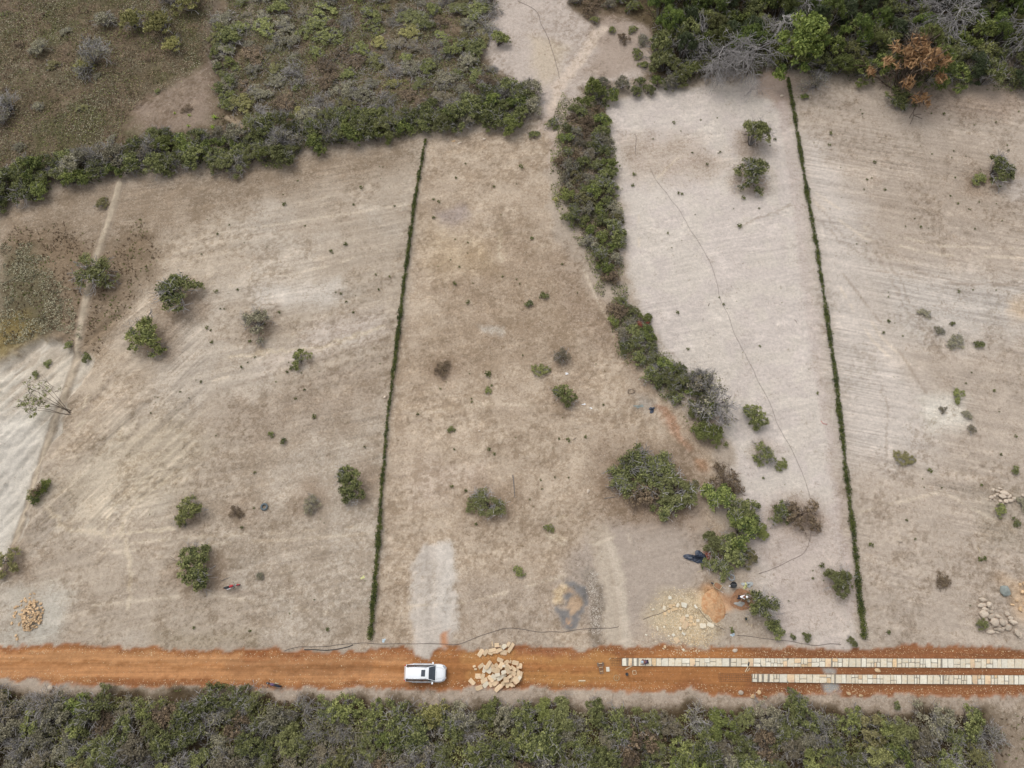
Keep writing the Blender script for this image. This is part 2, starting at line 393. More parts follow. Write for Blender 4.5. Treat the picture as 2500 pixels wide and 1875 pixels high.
# lot B
LB = mask([(1040, 330), (1330, 330), (1360, 600), (1520, 800), (1640, 980), (1740, 1100), (1760, 1400), (1700, 1575), (905, 1575), (960, 960)], 1.0)
lay(LB, (190, 174, 155)); gset(LB, .55)
lay(LB * sst(.40, .6, N2) * 0.5, (168, 152, 134), .8)
lay(mask([(1100, 640), (1250, 560), (1330, 620), (1460, 760), (1420, 900), (1300, 860), (1200, 900), (1000, 960), (980, 900), (1120, 800)], 4), (160, 142, 122), .45)
gset(mask([(1080, 640), (1250, 560), (1330, 620), (1460, 760), (1420, 900), (1000, 960), (980, 900)], 4), .72)
lay(mask([(1380, 600), (1450, 700), (1560, 860), (1600, 960), (1500, 900), (1390, 780), (1350, 650)], 2), (160, 143, 126), .6)
lay(mask([(1060, 520), (1130, 505), (1150, 530), (1090, 570)], 1.0), (152, 140, 136), .7)
lay(mask([(1040, 560), (1200, 600), (1200, 660), (1050, 660)], 3), (192, 172, 142), .5)
lay(mask([(1000, 1140), (1180, 1130), (1200, 1190), (1020, 1220)], 2), (194, 178, 164), .5)
lay(mask([(1180, 795), (1240, 795), (1240, 810), (1185, 812)], .5), (198, 192, 182), .7)
lay(mask([(1500, 1260), (1700, 1230), (1740, 1400), (1620, 1500), (1540, 1560), (1340, 1500), (1400, 1350)], 2), (164, 152, 141), .85)
gset(mask([(1500, 1260), (1700, 1230), (1740, 1400), (1620, 1500), (1540, 1560), (1400, 1350)], 2), .15)
lay(mask([(1120, 1420), (1340, 1420), (1340, 1570), (1120, 1570)], 2), (172, 159, 145), .7)
# lot C (pale)
LC = mask([(1480, 262), (1560, 228), (1740, 198), (1925, 190), (1980, 700), (2105, 1575), (1940, 1575), (1870, 1500), (1830, 1330), (1790, 1100), (1700, 950), (1610, 860), (1530, 660), (1510, 450), (1480, 330)], 1.0)
lay(LC, (200, 191, 181)); gset(LC, .14)
lay(LC * sst(.4, .6, N2) * .5, (192, 181, 176), .9)
lay(mask([(1500, 330), (1700, 330), (1780, 400), (1720, 440), (1530, 440)], 2.5), (182, 167, 152), .7)
gset(mask([(1500, 330), (1700, 330), (1780, 400), (1720, 440), (1530, 440)], 2.5), .45)
lay(mask([(1490, 260), (1700, 215), (1800, 280), (1560, 310)], 2), (192, 182, 174), .5)
lay(mask([(1800, 1230), (2060, 1230), (2090, 1560), (1900, 1560), (1860, 1420)], 2.5), (182, 168, 158), .7)
gset(mask([(1800, 1230), (2060, 1230), (2090, 1560), (1900, 1560)], 2.5), .25)
lay(mask([(1840, 180), (1930, 170), (1945, 260), (1920, 290), (1850, 230)], 1), (162, 142, 128), .8)
lay(lmask([(1912, 260), (1950, 500), (1985, 750), (2030, 1050), (2075, 1350), (2090, 1500)], 0.5, 0.9), (182, 168, 160), .7)  # pinkish litter strip left of the hedge, its soft shade painted in
# lot D (right)
LD = mask([(1935, 200), (2130, 225), (2500, 240), (2900, 240), (2900, 1580), (2108, 1575), (1990, 700)], 1.0)
lay(LD, (178, 165, 151)); gset(LD, .33)
lay(mask([(1945, 330), (2000, 340), (2110, 520), (2120, 700), (2190, 880), (2300, 1000), (2260, 1130), (2060, 1130), (1985, 700), (1960, 480)], 3.5), (196, 187, 178), .85)
gset(mask([(1945, 330), (2110, 520), (2300, 1000), (2060, 1130), (1985, 700)], 2), .06)
lay(mask([(2120, 650), (2500, 680), (2600, 780), (2400, 830), (2200, 830)], 4), (188, 181, 173), .8)
lay(mask([(2240, 970), (2340, 960), (2360, 1030), (2280, 1060)], 1.5), (214, 208, 196), .8)
lay(mask([(2460, 735), (2560, 735), (2560, 800), (2470, 770)], 1.2), (200, 176, 146), .6)
lay(mask([(2440, 430), (2560, 440), (2560, 500), (2460, 500)], 1.5), (190, 184, 180), .6)
lay(mask([(2150, 215), (2500, 225), (2500, 290), (2250, 280)], 2), (158, 141, 126), .7)
lay(mask([(2340, 330), (2500, 420), (2500, 560), (2150, 520), (2250, 420)], 4), (164, 150, 135), .6)
lay(mask([(2380, 1200), (2500, 1200), (2500, 1350), (2400, 1330)], 2), (160, 150, 134), .5)
gset(mask([(2380, 1180), (2500, 1180), (2500, 1560), (2330, 1540)], 2), .5)
lay(mask([(2455, 1415), (2560, 1420), (2560, 1530), (2470, 1500)], 1.5), (200, 172, 140), .7)
gset(mask([(2200, 560), (2500, 560), (2500, 400), (2100, 420)], 3), .4)
# scrape streaks on lots: elongated noise in two directions
ca, sa = math.cos(R(-12)), math.sin(R(-12))
st1 = fbm((pts[:, 0] * ca + pts[:, 1] * sa) / 11, (-pts[:, 0] * sa + pts[:, 1] * ca) / .55, 91, 4)
C *= (1 + (LD * (st1 - .5) * .38))[:, None]
ca, sa = math.cos(R(14)), math.sin(R(14))
st2 = fbm((pts[:, 0] * ca + pts[:, 1] * sa) / 10, (-pts[:, 0] * sa + pts[:, 1] * ca) / .6, 92, 4)
C *= (1 + ((LC * .16 + LA * .3 + LB * .2) * (st2 - .5)))[:, None]
ca, sa = math.cos(R(50)), math.sin(R(50))
st3 = fbm((pts[:, 0] * ca + pts[:, 1] * sa) / 9, (-pts[:, 0] * sa + pts[:, 1] * ca) / .6, 93, 4)
LW = mask([(100, 860), (330, 700), (520, 700), (480, 1150), (250, 1350), (60, 1350)], 4)
C *= (1 + (LW * (st3 - .5) * .7))[:, None]
# wheel tracks
for ln in ([(395, 1143), (330, 1190), (280, 1240), (250, 1300)], [(408, 1168), (350, 1215), (310, 1255), (290, 1310)], [(100, 1225), (160, 1290), (260, 1310), (420, 1290)],
           [(1340, 1270), (1380, 1262)], [(1335, 1300), (1385, 1318)], [(1338, 1310), (1380, 1330)], [(200, 1010), (215, 970)], [(290, 1060), (298, 1040)], [(190, 1045), (205, 1030)],
           [(300, 1300), (320, 1400), (318, 1480)], [(1220, 560), (1225, 640)], [(560, 870), (760, 850), (930, 800)]):
    lay(lmask(ln, 0.07, 0.28), (206, 192, 170), .75)
for ln in ([(2130, 600), (2230, 780), (2330, 900)], [(2160, 620), (2260, 800), (2340, 880)], [(1960, 500), (2050, 590), (2130, 640)], [(1975, 480), (2060, 580)], [(1930, 500), (1800, 560)],
           [(2300, 500), (2500, 640)], [(2200, 650), (2340, 690), (2500, 690)], [(300, 870), (250, 960), (200, 1010)], [(360, 1000), (300, 1100)], [(2160, 1120), (2163, 980), (2150, 940)],
           [(1660, 880), (1560, 800)], [(870, 1180), (1000, 1160)], [(835, 1235), (900, 1215)], [(300, 1450), (360, 1440), (390, 1485)], [(980, 850), (930, 880), (700, 960)]):
    lay(lmask(ln, 0.04, 0.22), (150, 136, 122), .5)
# drives
D1 = mask([(1032, 1325), (1104, 1322), (1112, 1400), (1122, 1530), (1108, 1560), (1095, 1600), (1075, 1592), (1066, 1605), (1040, 1610), (1012, 1596), (1008, 1550), (1000, 1440), (1010, 1370)], 0.4, True)
D1 = D1 * sst(-.05, .36, fbm(pts[:, 0] / 1.2, pts[:, 1] / 2.5, 66, 4)); lay(D1, (190, 181, 171), .9); gset(D1, .1); Hh += D1 * 0.06
lay(mask([(1075, 1330), (1104, 1325), (1118, 1530), (1090, 1560), (1075, 1450)], .8), (202, 195, 186), .6); C *= (1 + D1 * (fbm(pts[:, 0] / .5, pts[:, 1] / 7, 67, 3) - .5) * .4)[:, None]
lay(mask([(1085, 1555), (1110, 1545), (1112, 1600), (1090, 1600)], .4), (184, 128, 88), .85)
lay(lmask([(1470, 1310), (1492, 1400), (1498, 1480), (1500, 1565)], 1.1, 0.9), (180, 166, 148), .7); lay(lmask([(1490, 1320), (1512, 1400), (1518, 1480), (1524, 1565)], 0.3, 0.7), (196, 184, 168), .7)
lay(lmask([(1440, 1400), (1458, 1470), (1455, 1560)], 0.5, 0.7), (146, 136, 124), .7)
lay(lmask([(1470, 1330), (1485, 1450), (1490, 1560)], 0.3, 0.6), (184, 172, 156), .6)
gset(lmask([(1500, 1320), (1512, 1565)], 1.2, 0.7), .05)
# road
RT = [(-6000, 1560), (-400, 1566), (0, 1574), (130, 1577), (280, 1580), (420, 1584), (560, 1590), (640, 1586), (720, 1592), (810, 1594), (900, 1590), (960, 1583), (1005, 1583), (1022, 1603), (1048, 1608), (1075, 1586), (1110, 1584), (1180, 1590), (1240, 1580), (1290, 1571), (1350, 1576), (1420, 1589), (1475, 1573), (1560, 1578), (1690, 1586), (1760, 1585), (1860, 1580), (1960, 1582), (2100, 1583), (2200, 1578), (2300, 1577), (2400, 1580), (2500, 1590), (2900, 1600), (6000, 1640)]
RB = [(6000, 1740), (2900, 1706), (2500, 1699), (2420, 1700), (2300, 1698), (2230, 1702), (2180, 1694), (2060, 1696), (1980, 1692), (1850, 1701), (1700, 1688), (1560, 1684), (1400, 1680), (1250, 1678), (1150, 1680), (1000, 1680), (900, 1679), (760, 1680), (640, 1676), (500, 1679), (300, 1677), (200, 1668), (100, 1662), (0, 1657), (-400, 1650), (-6000, 1600)]
RD = mask(RT + RB, 0.22, True)
lay(mask([(-6000, 1690), (0, 1660), (1250, 1680), (2500, 1695), (6000, 1740), (6000, 1760), (2500, 1740), (1250, 1716), (620, 1694), (0, 1682), (-6000, 1720)], 0.6), (172, 158, 143))
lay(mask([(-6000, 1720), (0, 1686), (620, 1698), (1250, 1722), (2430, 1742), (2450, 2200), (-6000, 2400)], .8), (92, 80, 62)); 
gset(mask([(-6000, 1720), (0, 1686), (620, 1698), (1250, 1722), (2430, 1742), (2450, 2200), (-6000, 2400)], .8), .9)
lay(mask([(2440, 1735), (2800, 1740), (2800, 2100), (2410, 2100), (2420, 1850)], 1.2), (168, 155, 140), .9)
lay(RD, (184, 124, 76)); gset(RD, 0)
def along(px, w, c, a): lay(RD * lmask(px, w, 0.5), c, a)
stx = fbm(pts[:, 0] / 16, pts[:, 1] / .45, 95, 4)
C *= (1 + RD * (stx - .5) * .5)[:, None]
RDE = RD * (1 - mask([(-6000, 1590), (0, 1588), (640, 1600), (1250, 1596), (2500, 1606), (6000, 1640), (6000, 1690), (2500, 1684), (1250, 1664), (640, 1662), (0, 1646), (-6000, 1600)], .6))
lay(RDE, (158, 102, 66), .75)
along([(-400, 1600), (300, 1606), (640, 1614), (1000, 1606)], .35, (214, 156, 106), .8)
along([(-400, 1640), (300, 1640), (640, 1650), (1000, 1652)], .45, (212, 152, 102), .8)
along([(560, 1625), (700, 1630), (900, 1632)], .45, (146, 104, 72), .4)
along([(600, 1603), (1000, 1598)], .3, (160, 98, 60), .5)
along([(1140, 1605), (1350, 1606), (1500, 1610)], .5, (206, 150, 92), .6)
along([(1150, 1650), (1400, 1655), (1500, 1650)], .4, (202, 146, 88), .6)
lay(RD * mask([(1250, 1570), (1430, 1590), (1430, 1602), (1270, 1600)], .5), (166, 106, 74), .7)
lay(RD * mask([(1850, 1570), (6000, 1600), (6000, 1760), (1840, 1710)], 3), (150, 98, 66), .85)
lay(mask([(2010, 1630), (2040, 1630), (2042, 1650), (2020, 1650)], .25, True), (176, 168, 156), .9)
lay(mask([(2006, 1668), (2042, 1668), (2052, 1690), (2030, 1694), (2010, 1684)], .3, True), (180, 175, 166), .95)
Hh = Hh * (1 - RD * .7) - RD * .08
# gravel patch
GP = mask([(1382, 1424), (1402, 1422), (1425, 1440), (1432, 1470), (1424, 1490), (1416, 1520), (1404, 1532), (1382, 1538), (1366, 1520), (1352, 1495), (1356, 1488), (1372, 1492), (1378, 1460), (1390, 1445)], .25, True)
lay(GP, (120, 118, 117), .95); gset(GP, 0)
lay(mask([(1372, 1484), (1388, 1470), (1402, 1458), (1380, 1445), (1395, 1440), (1404, 1452), (1420, 1478), (1408, 1500), (1394, 1510), (1388, 1494)], .3, True), (184, 158, 130), .85)
lay(mask([(1350, 1440), (1380, 1428), (1390, 1436), (1372, 1460), (1356, 1484), (1350, 1480), (1356, 1460)], .3, True), (212, 190, 156), .75)
lay(mask([(1376, 1512), (1388, 1512), (1388, 1524), (1378, 1524)], .2, True), (196, 156, 118), .8)
lay(mask([(1712, 1432), (1770, 1430), (1790, 1460), (1780, 1500), (1750, 1518), (1715, 1500), (1700, 1465)], .8), (208, 160, 116), .8)
lay(mask([(1780, 1445), (1810, 1432), (1840, 1450), (1842, 1480), (1815, 1500), (1785, 1480)], .5), (160, 120, 88), .8)
# orange soil smear near the middle strip
lay(lmask([(1612, 1000), (1640, 1040), (1682, 1090)], 0.2, .9, False), (176, 128, 98), .55)
lay(mask([(1695, 1120), (1716, 1125), (1718, 1160), (1700, 1155)], .6), (190, 138, 98), .6)
lay(mask([(1480, 1080), (1700, 1090), (1720, 1280), (1600, 1290), (1460, 1230), (1450, 1130)], 2.5), (138, 120, 102), .7)
lay(mask([(1560, 960), (1600, 970), (1605, 1010), (1560, 1005)], 1), (142, 140, 136), .5)
lay(mask([(1640, 1440), (1720, 1460), (1760, 1560), (1640, 1580), (1590, 1500)], 1.5), (196, 180, 146), .55)
for (u, v, w_) in BUSH_GROUND:  # browner ground with more dry grass around these bushes
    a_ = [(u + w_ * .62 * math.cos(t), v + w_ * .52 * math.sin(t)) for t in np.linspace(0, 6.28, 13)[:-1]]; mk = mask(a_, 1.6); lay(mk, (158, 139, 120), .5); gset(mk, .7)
for k_, ln in enumerate(([(250, 1335), (450, 1312), (700, 1300), (900, 1285)], [(240, 1352), (450, 1330), (700, 1318), (900, 1302)], [(230, 1460), (500, 1432), (800, 1480)], [(230, 1478), (500, 1450), (800, 1497)], [(520, 930), (700, 880), (940, 800)], [(540, 952), (710, 902), (950, 822)],
        [(560, 700), (800, 650), (960, 600)], [(600, 560), (850, 520), (1000, 500)], [(610, 575), (850, 536), (1000, 516)], [(1990, 470), (2120, 560), (2300, 600), (2600, 610)], [(1990, 495), (2110, 582), (2300, 622), (2600, 632)], [(2140, 660), (2300, 690), (2600, 700)], [(2050, 700), (2130, 830), (2200, 900)], [(2070, 690), (2150, 820), (2220, 890)],
        [(2020, 620), (2160, 800), (2260, 960)], [(1000, 1480), (1150, 1470), (1400, 1400)], [(1000, 1010), (1200, 985), (1500, 1000)], [(1000, 1030), (1200, 1003), (1500, 1020)], [(1400, 600), (1470, 760), (1600, 930), (1700, 1060)], [(1660, 380), (1560, 480), (1560, 600)], [(1300, 1290), (1380, 1250), (1480, 1260)], [(2100, 1250), (2300, 1200), (2480, 1300)], [(1450, 1330), (1530, 1300), (1560, 1380)])):
    lay(lmask(ln, 0.03, 0.30, 'raw') * sst(.35, .55, fbm(pts[:, 0] / 2, pts[:, 1] / 2, 300 + k_, 3)), ((214, 200, 180), (146, 131, 115))[k_ % 3 == 2], .55)
# clumps of dry growth and scuffed soil at half-metre size
mo = sst(.50, .60, fbm(pts[:, 0] / .42, pts[:, 1] / .42, 401, 2)) * sst(.44, .60, fbm(pts[:, 0] / 4.5, pts[:, 1] / 4.5, 402, 3) + (grass - .35) * .28) * (1 - RD)
mo = mo * (1 - .7 * LC) * (1 - WB)
C *= (1 - mo[:, None] * np.array([[.14, .15, .17]]))
grass = np.where(grass < .78, np.minimum(.77, grass + mo * .22), grass)
li = sst(.56, .66, fbm(pts[:, 0] / 1.1 + 50, pts[:, 1] / .7, 403, 3)) * sst(.48, .62, fbm(pts[:, 0] / 6, pts[:, 1] / 6, 404, 3)) * (1 - RD); C *= (1 + li[:, None] * .13)
C *= (0.93 + 0.14 * fbm(pts[:, 0] / .9, pts[:, 1] / .9, 55, 3))[:, None]
C = C * (1 - RD[:, None]) * np.array([[1.225, 1.205, 1.18]]) + C * RD[:, None] * np.array([[.90, .95, 1.0]])
C = np.clip(C, 0.01, 0.85)
STK = np.stack([LD * .7 + LC * .12, LC * .3 + LA * .55 + LB * .25, LW * .9], 1) * (1 - RD[:, None]) * (1 - WB[:, None] * .8) * (1 - grass[:, None] * .5)
gcol = C; del warp, warp_s
HG = Hh.reshape(GX.shape)
def hz(x, y):
    x = float(x); y = float(y)
    i = int(np.clip(np.searchsorted(gx, x) - 1, 0, len(gx) - 2)); j = int(np.clip(np.searchsorted(gy, y) - 1, 0, len(gy) - 2))
    fx = (x - gx[i]) / (gx[i + 1] - gx[i]); fy = (y - gy[j]) / (gy[j + 1] - gy[j])
    return float((HG[j, i] * (1 - fx) + HG[j, i + 1] * fx) * (1 - fy) + (HG[j + 1, i] * (1 - fx) + HG[j + 1, i + 1] * fx) * fy)
def hza(x, y):
    i = np.clip(np.searchsorted(gx, x) - 1, 0, len(gx) - 2); j = np.clip(np.searchsorted(gy, y) - 1, 0, len(gy) - 2)
    return np.minimum(np.minimum(HG[j, i], HG[j, i + 1]), np.minimum(HG[j + 1, i], HG[j + 1, i + 1])) * .5 + HG[j, i] * .5
def P3(u, v):
    x, y = P(u, v); return x, y, hz(x, y)

nxg, nyg = len(gx), len(gy)
idx = np.arange(nxg * nyg).reshape(nyg, nxg)
Fq = np.stack([idx[:-1, :-1], idx[:-1, 1:], idx[1:, 1:], idx[1:, :-1]], -1).reshape(-1, 4)
m, n, l, p = nt('soil')
tc = n.new('ShaderNodeTexCoord'); co = tc.outputs['Object']
at = n.new('ShaderNodeAttribute'); at.attribute_name = 'soil'
ag = n.new('ShaderNodeAttribute'); ag.attribute_name = 'grass'
n1 = noise(n, l, co, 2.2, 8, .7); n2 = noise(n, l, co, 9.0, 4, .65); n3 = noise(n, l, co, .35, 6, .6)
c = mixc(n, l, 1.0, at.outputs['Color'], ramp(n, l, n1, (.28, .72, .87, 1.12)), 'MULTIPLY')
c = mixc(n, l, 1.0, c, ramp(n, l, n2, (.3, .7, .90, 1.09)), 'MULTIPLY')
# dry grass flecks: where noise beats (1 - density)
n4 = noise(n, l, co, 3.4, 7, .78, .6)
g1 = math_(n, l, 'MULTIPLY', ag.outputs['Fac'], .30)
g2 = math_(n, l, 'ADD', g1, math_(n, l, 'MULTIPLY', math_(n, l, 'SUBTRACT', n3, .5), .5))
fl = ramp(n, l, math_(n, l, 'ADD', n4, g2), (.60, .77, 0, .66))
c = mixc(n, l, fl, c, mixc(n, l, 1.0, c, (.60, .545, .48), 'MULTIPLY'))
ak = n.new('ShaderNodeAttribute'); ak.attribute_name = 'scrape'; sx_ = n.new('ShaderNodeSeparateColor'); l.new(ak.outputs['Color'], sx_.inputs[0])
for q_, (ang_, sy_) in enumerate(((-12, 2.6), (12, 2.2), (50, 2.4))):
    mp = n.new('ShaderNodeMapping'); mp.inputs['Rotation'].default_value = (0, 0, R(-ang_)); l.new(co, mp.inputs['Vector'])
    mp2 = n.new('ShaderNodeMapping'); mp2.inputs['Scale'].default_value = (.10, sy_, 1); l.new(mp.outputs[0], mp2.inputs['Vector'])
    ns_ = noise(n, l, mp2.outputs[0], 1.0, 5, .65, .35)
    msk = noise(n, l, mp.outputs[0], .09 + .02 * q_, 3, .5)
    wgt = math_(n, l, 'MULTIPLY', sx_.outputs[q_], ramp(n, l, msk, (.40, .62)))
    c = mixc(n, l, wgt, c, mixc(n, l, 1.0, c, ramp(n, l, ns_, (.30, .70, .68, 1.28)), 'MULTIPLY'))
n5 = noise(n, l, co, 1.9, 6, .8, .8); n6 = noise(n, l, co, .45, 5, .65)
dk = math_(n, l, 'MULTIPLY', ramp(n, l, n5, (.54, .66)), ramp(n, l, math_(n, l, 'ADD', n6, math_(n, l, 'MULTIPLY', ag.outputs['Fac'], .22)), (.52, .66, .08, 1)))
c = mixc(n, l, math_(n, l, 'MULTIPLY', dk, .75), c, mixc(n, l, 1.0, c, (.50, .455, .38), 'MULTIPLY'))
ar = n.new('ShaderNodeAttribute'); ar.attribute_name = 'road'
mp = n.new('ShaderNodeMapping'); mp.inputs['Scale'].default_value = (.07, 2.2, 1); mp.inputs['Rotation'].default_value = (0, 0, R(.5)); l.new(co, mp.inputs['Vector'])
nr_ = noise(n, l, mp.outputs[0], 1.0, 6, .68, .25); c = mixc(n, l, ar.outputs['Fac'], c, mixc(n, l, 1.0, c, ramp(n, l, nr_, (.32, .68, .84, 1.16)), 'MULTIPLY'))
vo = n.new('ShaderNodeTexVoronoi'); vo.inputs['Scale'].default_value = 2.6; l.new(co, vo.inputs['Vector'])
vs = math_(n, l, 'MULTIPLY', ramp(n, l, vo.outputs['Distance'], (.09, .15, 1, 0)), ramp(n, l, n2, (.5, .62, 0, .75)))
c = mixc(n, l, vs, c, A(226, 218, 204))
l.new(c, p.inputs['Base Color']); p.inputs['Roughness'].default_value = 0.95; p.inputs['Specular IOR Level'].default_value = 0.1
bp = n.new('ShaderNodeBump'); bp.inputs['Strength'].default_value = .6; bp.inputs['Distance'].default_value = .2
l.new(n1, bp.inputs['Height']); l.new(bp.outputs[0], p.inputs['Normal'])
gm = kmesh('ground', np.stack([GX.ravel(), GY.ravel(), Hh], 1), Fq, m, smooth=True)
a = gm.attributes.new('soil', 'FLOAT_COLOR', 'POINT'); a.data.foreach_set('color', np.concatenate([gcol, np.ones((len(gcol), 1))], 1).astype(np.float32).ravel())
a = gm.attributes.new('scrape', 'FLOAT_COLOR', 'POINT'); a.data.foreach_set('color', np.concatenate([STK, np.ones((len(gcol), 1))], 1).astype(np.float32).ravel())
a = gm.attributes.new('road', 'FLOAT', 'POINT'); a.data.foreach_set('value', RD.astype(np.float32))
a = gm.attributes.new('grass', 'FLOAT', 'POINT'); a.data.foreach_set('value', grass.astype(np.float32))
tag(link('ground', gm), kind='structure')
print('ground', len(gcol))

# ------------------------------------------------------------------ plant meshes
def leaves(rs, ctr, rad, n, size, asp=.55, up=.35, flat=0.9, sz_var=.4, tb=.5):
    """n leaf quads on the shells of blobs (centres ctr, radii rad)"""
    ctr = np.asarray(ctr, float); rad = np.asarray(rad, float)
    w = rad ** 2; k = rs.choice(len(ctr), n, p=w / w.sum())
    d = rs.normal(size=(n, 3)); d[:, 2] = np.abs(d[:, 2]) * .9 - .25 * rs.rand(n); d /= np.linalg.norm(d, axis=1)[:, None]
    pos = ctr[k] + d * (rad[k] * rs.uniform(.3, 1.25, n))[:, None] * np.array([1, 1, flat])
    nr = d * .6 + rs.normal(size=(n, 3)) * .55; nr[:, 2] += up; nr /= np.linalg.norm(nr, axis=1)[:, None]
    t = np.cross(nr, rs.normal(size=(n, 3))); t /= np.linalg.norm(t, axis=1)[:, None] + 1e-9; b = np.cross(nr, t)
    s = size * rs.uniform(1 - sz_var, 1 + sz_var, n)[:, None]
    V = np.stack([pos - t * s, pos + b * s * asp, pos + t * s, pos - b * s * asp], 1).reshape(-1, 3)
    F = np.arange(4 * n).reshape(-1, 4)
    bt = rs.rand(len(ctr))[k]
    tint = np.clip(tb + .5 * (bt - .5) + rs.normal(size=n) * .34, 0, 1)
    return V, F, tint
def segs(S, rs):
    S = np.array(S, float); p0, p1 = S[:, 0:3], S[:, 3:6]; r0, r1 = S[:, 6:7], S[:, 7:8]
    t = p1 - p0; t /= np.linalg.norm(t, axis=1)[:, None] + 1e-9
    a = np.tile([0.3, 0.2, 1.0], (len(S), 1)); a[np.abs(t[:, 2]) > .9] = [1, 0, 0]
    u = np.cross(t, a); u /= np.linalg.norm(u, axis=1)[:, None] + 1e-9; w = np.cross(t, u)
    V = []
    for r, p_ in ((r0, p0), (r1, p1)):
        for k in range(3):
            an = 2 * math.pi * k / 3; V.append(p_ + (u * math.cos(an) + w * math.sin(an)) * r)
    V = np.stack(V, 1).reshape(-1, 3); n_ = len(S); o = np.arange(n_)[:, None] * 6
    F = np.concatenate([o + np.array([k, (k + 1) % 3, 3 + (k + 1) % 3, 3 + k]) for k in range(3)], 0)
    tint = np.tile(rs.rand(n_) * .8 + .1, 3)
    return V, F, tint
def grow(rs, p0, d, L, r, lev, S, bend=.35, kids=3, droop=0.0, minr=.012, tips=None):
    p_ = np.array(p0, float); d = np.array(d, float); ns = 3 if lev > 0 else 2
    for i in range(ns):
        d = d + rs.normal(size=3) * bend * .5; d[2] -= droop; d /= np.linalg.norm(d)
        q = p_ + d * L / ns; r1 = max(minr, r * .78)
        S.append([*p_, *q, r, r1]); p_ = q; r = r1
        if lev > 0:
            for k in range(kids if i == ns - 1 else rs.randint(1, kids + 1)):
                dd = d + rs.normal(size=3) * .75; dd /= np.linalg.norm(dd)
                grow(rs, p_, dd, L * rs.uniform(.5, .75), r * .7, lev - 1, S, bend, kids, droop, minr, tips)
    if lev == 0 and tips is not None: tips.append(p_)
def bush_parts(kind, seed, R0=2.0):
    """crown and stem meshes of a bush of radius ~R0, height ~1.2 R0"""
    rs = np.random.RandomState(seed); K = KIND[kind]
    Hc = K.get('h', 1.1) * R0
    nb = K.get('blobs', 26)
    ctr = []; rad = []
    lob = [(rs.uniform(0, 2 * math.pi), rs.uniform(.3, .85) * R0, rs.uniform(.28, .6) * R0) for _ in range(5)] + [(0, 0, .5 * R0)]
    for i in range(nb):
        an, rr, lr = lob[rs.randint(len(lob))]
        a2 = rs.uniform(0, 2 * math.pi); r2 = lr * math.sqrt(rs.rand())
        x = rr * math.cos(an) + r2 * math.cos(a2); y = rr * math.sin(an) + r2 * math.sin(a2)
        q = min(1, math.hypot(x, y) / R0)
        z = Hc * (0.28 + .62 * math.sqrt(max(0, 1 - q * q)) * rs.uniform(.72, 1.12))
        ctr.append((x, y, z)); rad.append(rs.uniform(.07, .20) * R0)
    out = {}
    S = []
    nst = rs.randint(3, 6)
    for i in range(nst):
        an = 2 * math.pi * (i + rs.rand()) / nst; e = rs.uniform(.6, 1.2)
        tgt = np.array(ctr[rs.randint(nb)]); dd = tgt / np.linalg.norm(tgt)
        grow(rs, (math.cos(an) * .06, math.sin(an) * .06, -.05), dd + np.array([math.cos(an) * .3, math.sin(an) * .3, .2]), Hc * .75, R0 * .035, K.get('lev', 1), S, .3, 2)
    V, F, t = segs(S, rs); out['trunk'] = kmesh('trunk', V, F, M['bark'], t)
    if K['n']:
        V, F, t = leaves(rs, ctr, rad, K['n'], K['size'], K.get('asp', .55), K.get('up', .35), tb=K.get('tb', .5))
        out['crown'] = kmesh('crown', V, F, M[K['mat']], t)
    if K.get('twigs'):
        S = []
        for i in range(K['twigs']):
            c0 = ctr[rs.randint(nb)]; base = np.array(c0) * np.array([.7, .7, .65]); S.append([0, 0, .02, *(base * np.array([.6, .6, .45])), .05, .035]); S.append([*(base * np.array([.6, .6, .45])), *base, .035, .03])
            dd = np.array(c0) - np.array([0, 0, Hc * .25]); dd = dd / (np.linalg.norm(dd) + 1e-6) + rs.normal(size=3) * .4
            grow(rs, base, dd, R0 * rs.uniform(.38, .6), K.get('tr', .04), 2 if K.get('tl', 1) > 1 else 1, S, .5, 3, 0, K.get('tmin', .014))
        V, F, t = segs(S, rs); out['bare_twigs'] = kmesh('bare_twigs', V, F, M[K.get('tmat', 'twig_grey')], t)
    return out
KIND = {
    'dark': dict(mat='leaf_dark', n=4200, size=.105, blobs=74, twigs=14, tr=.035, tmin=.018),
    'bright': dict(mat='leaf_bright', n=3900, size=.11, blobs=70, twigs=6, tb=.45, tr=.035, tmin=.018),
    'olive': dict(mat='leaf_olive', n=2600, size=.12, blobs=66, twigs=16, tr=.035, tmin=.018),
    'greygreen': dict(mat='leaf_grey', n=2300, size=.10, blobs=66, twigs=26, tr=.035, tmin=.018),
    'bare': dict(mat='leaf_grey', n=420, size=.09, blobs=44, twigs=48, tl=1, tr=.034, tmin=.018, h=1.0),
    'dry': dict(mat='leaf_dry', n=1900, size=.10, blobs=60, twigs=20, tmat='twig_brown', h=.9, tr=.035, tmin=.018),
    'lime': dict(mat='leaf_lime', n=7000, size=.10, blobs=110, h=1.5, twigs=2),
    'needle': dict(mat='leaf_needle', n=4400, size=.22, asp=.16, blobs=80, h=1.7, twigs=8, tmin=.02),
    'pine': dict(mat='leaf_pine', n=4200, size=.22, asp=.13, blobs=80, h=1.8, twigs=12, tmin=.02),
    'orange': dict(mat='leaf_orange', n=1500, size=.20, asp=.18, blobs=30, h=1.3, twigs=30, tmat='twig_brown', tmin=.02),
    'red': dict(mat='leaf_red', n=700, size=.10, blobs=24, twigs=12, tmat='twig_brown', h=.8),
    'mixed': dict(mat='leaf_dark', n=3300, size=.10, blobs=74, twigs=30, tr=.05, tmin=.022),
}
PROTO = {}
KIND['yellow'] = dict(mat='leaf_yellow', n=2600, size=.12, blobs=60, twigs=12, tr=.035, tmin=.018)
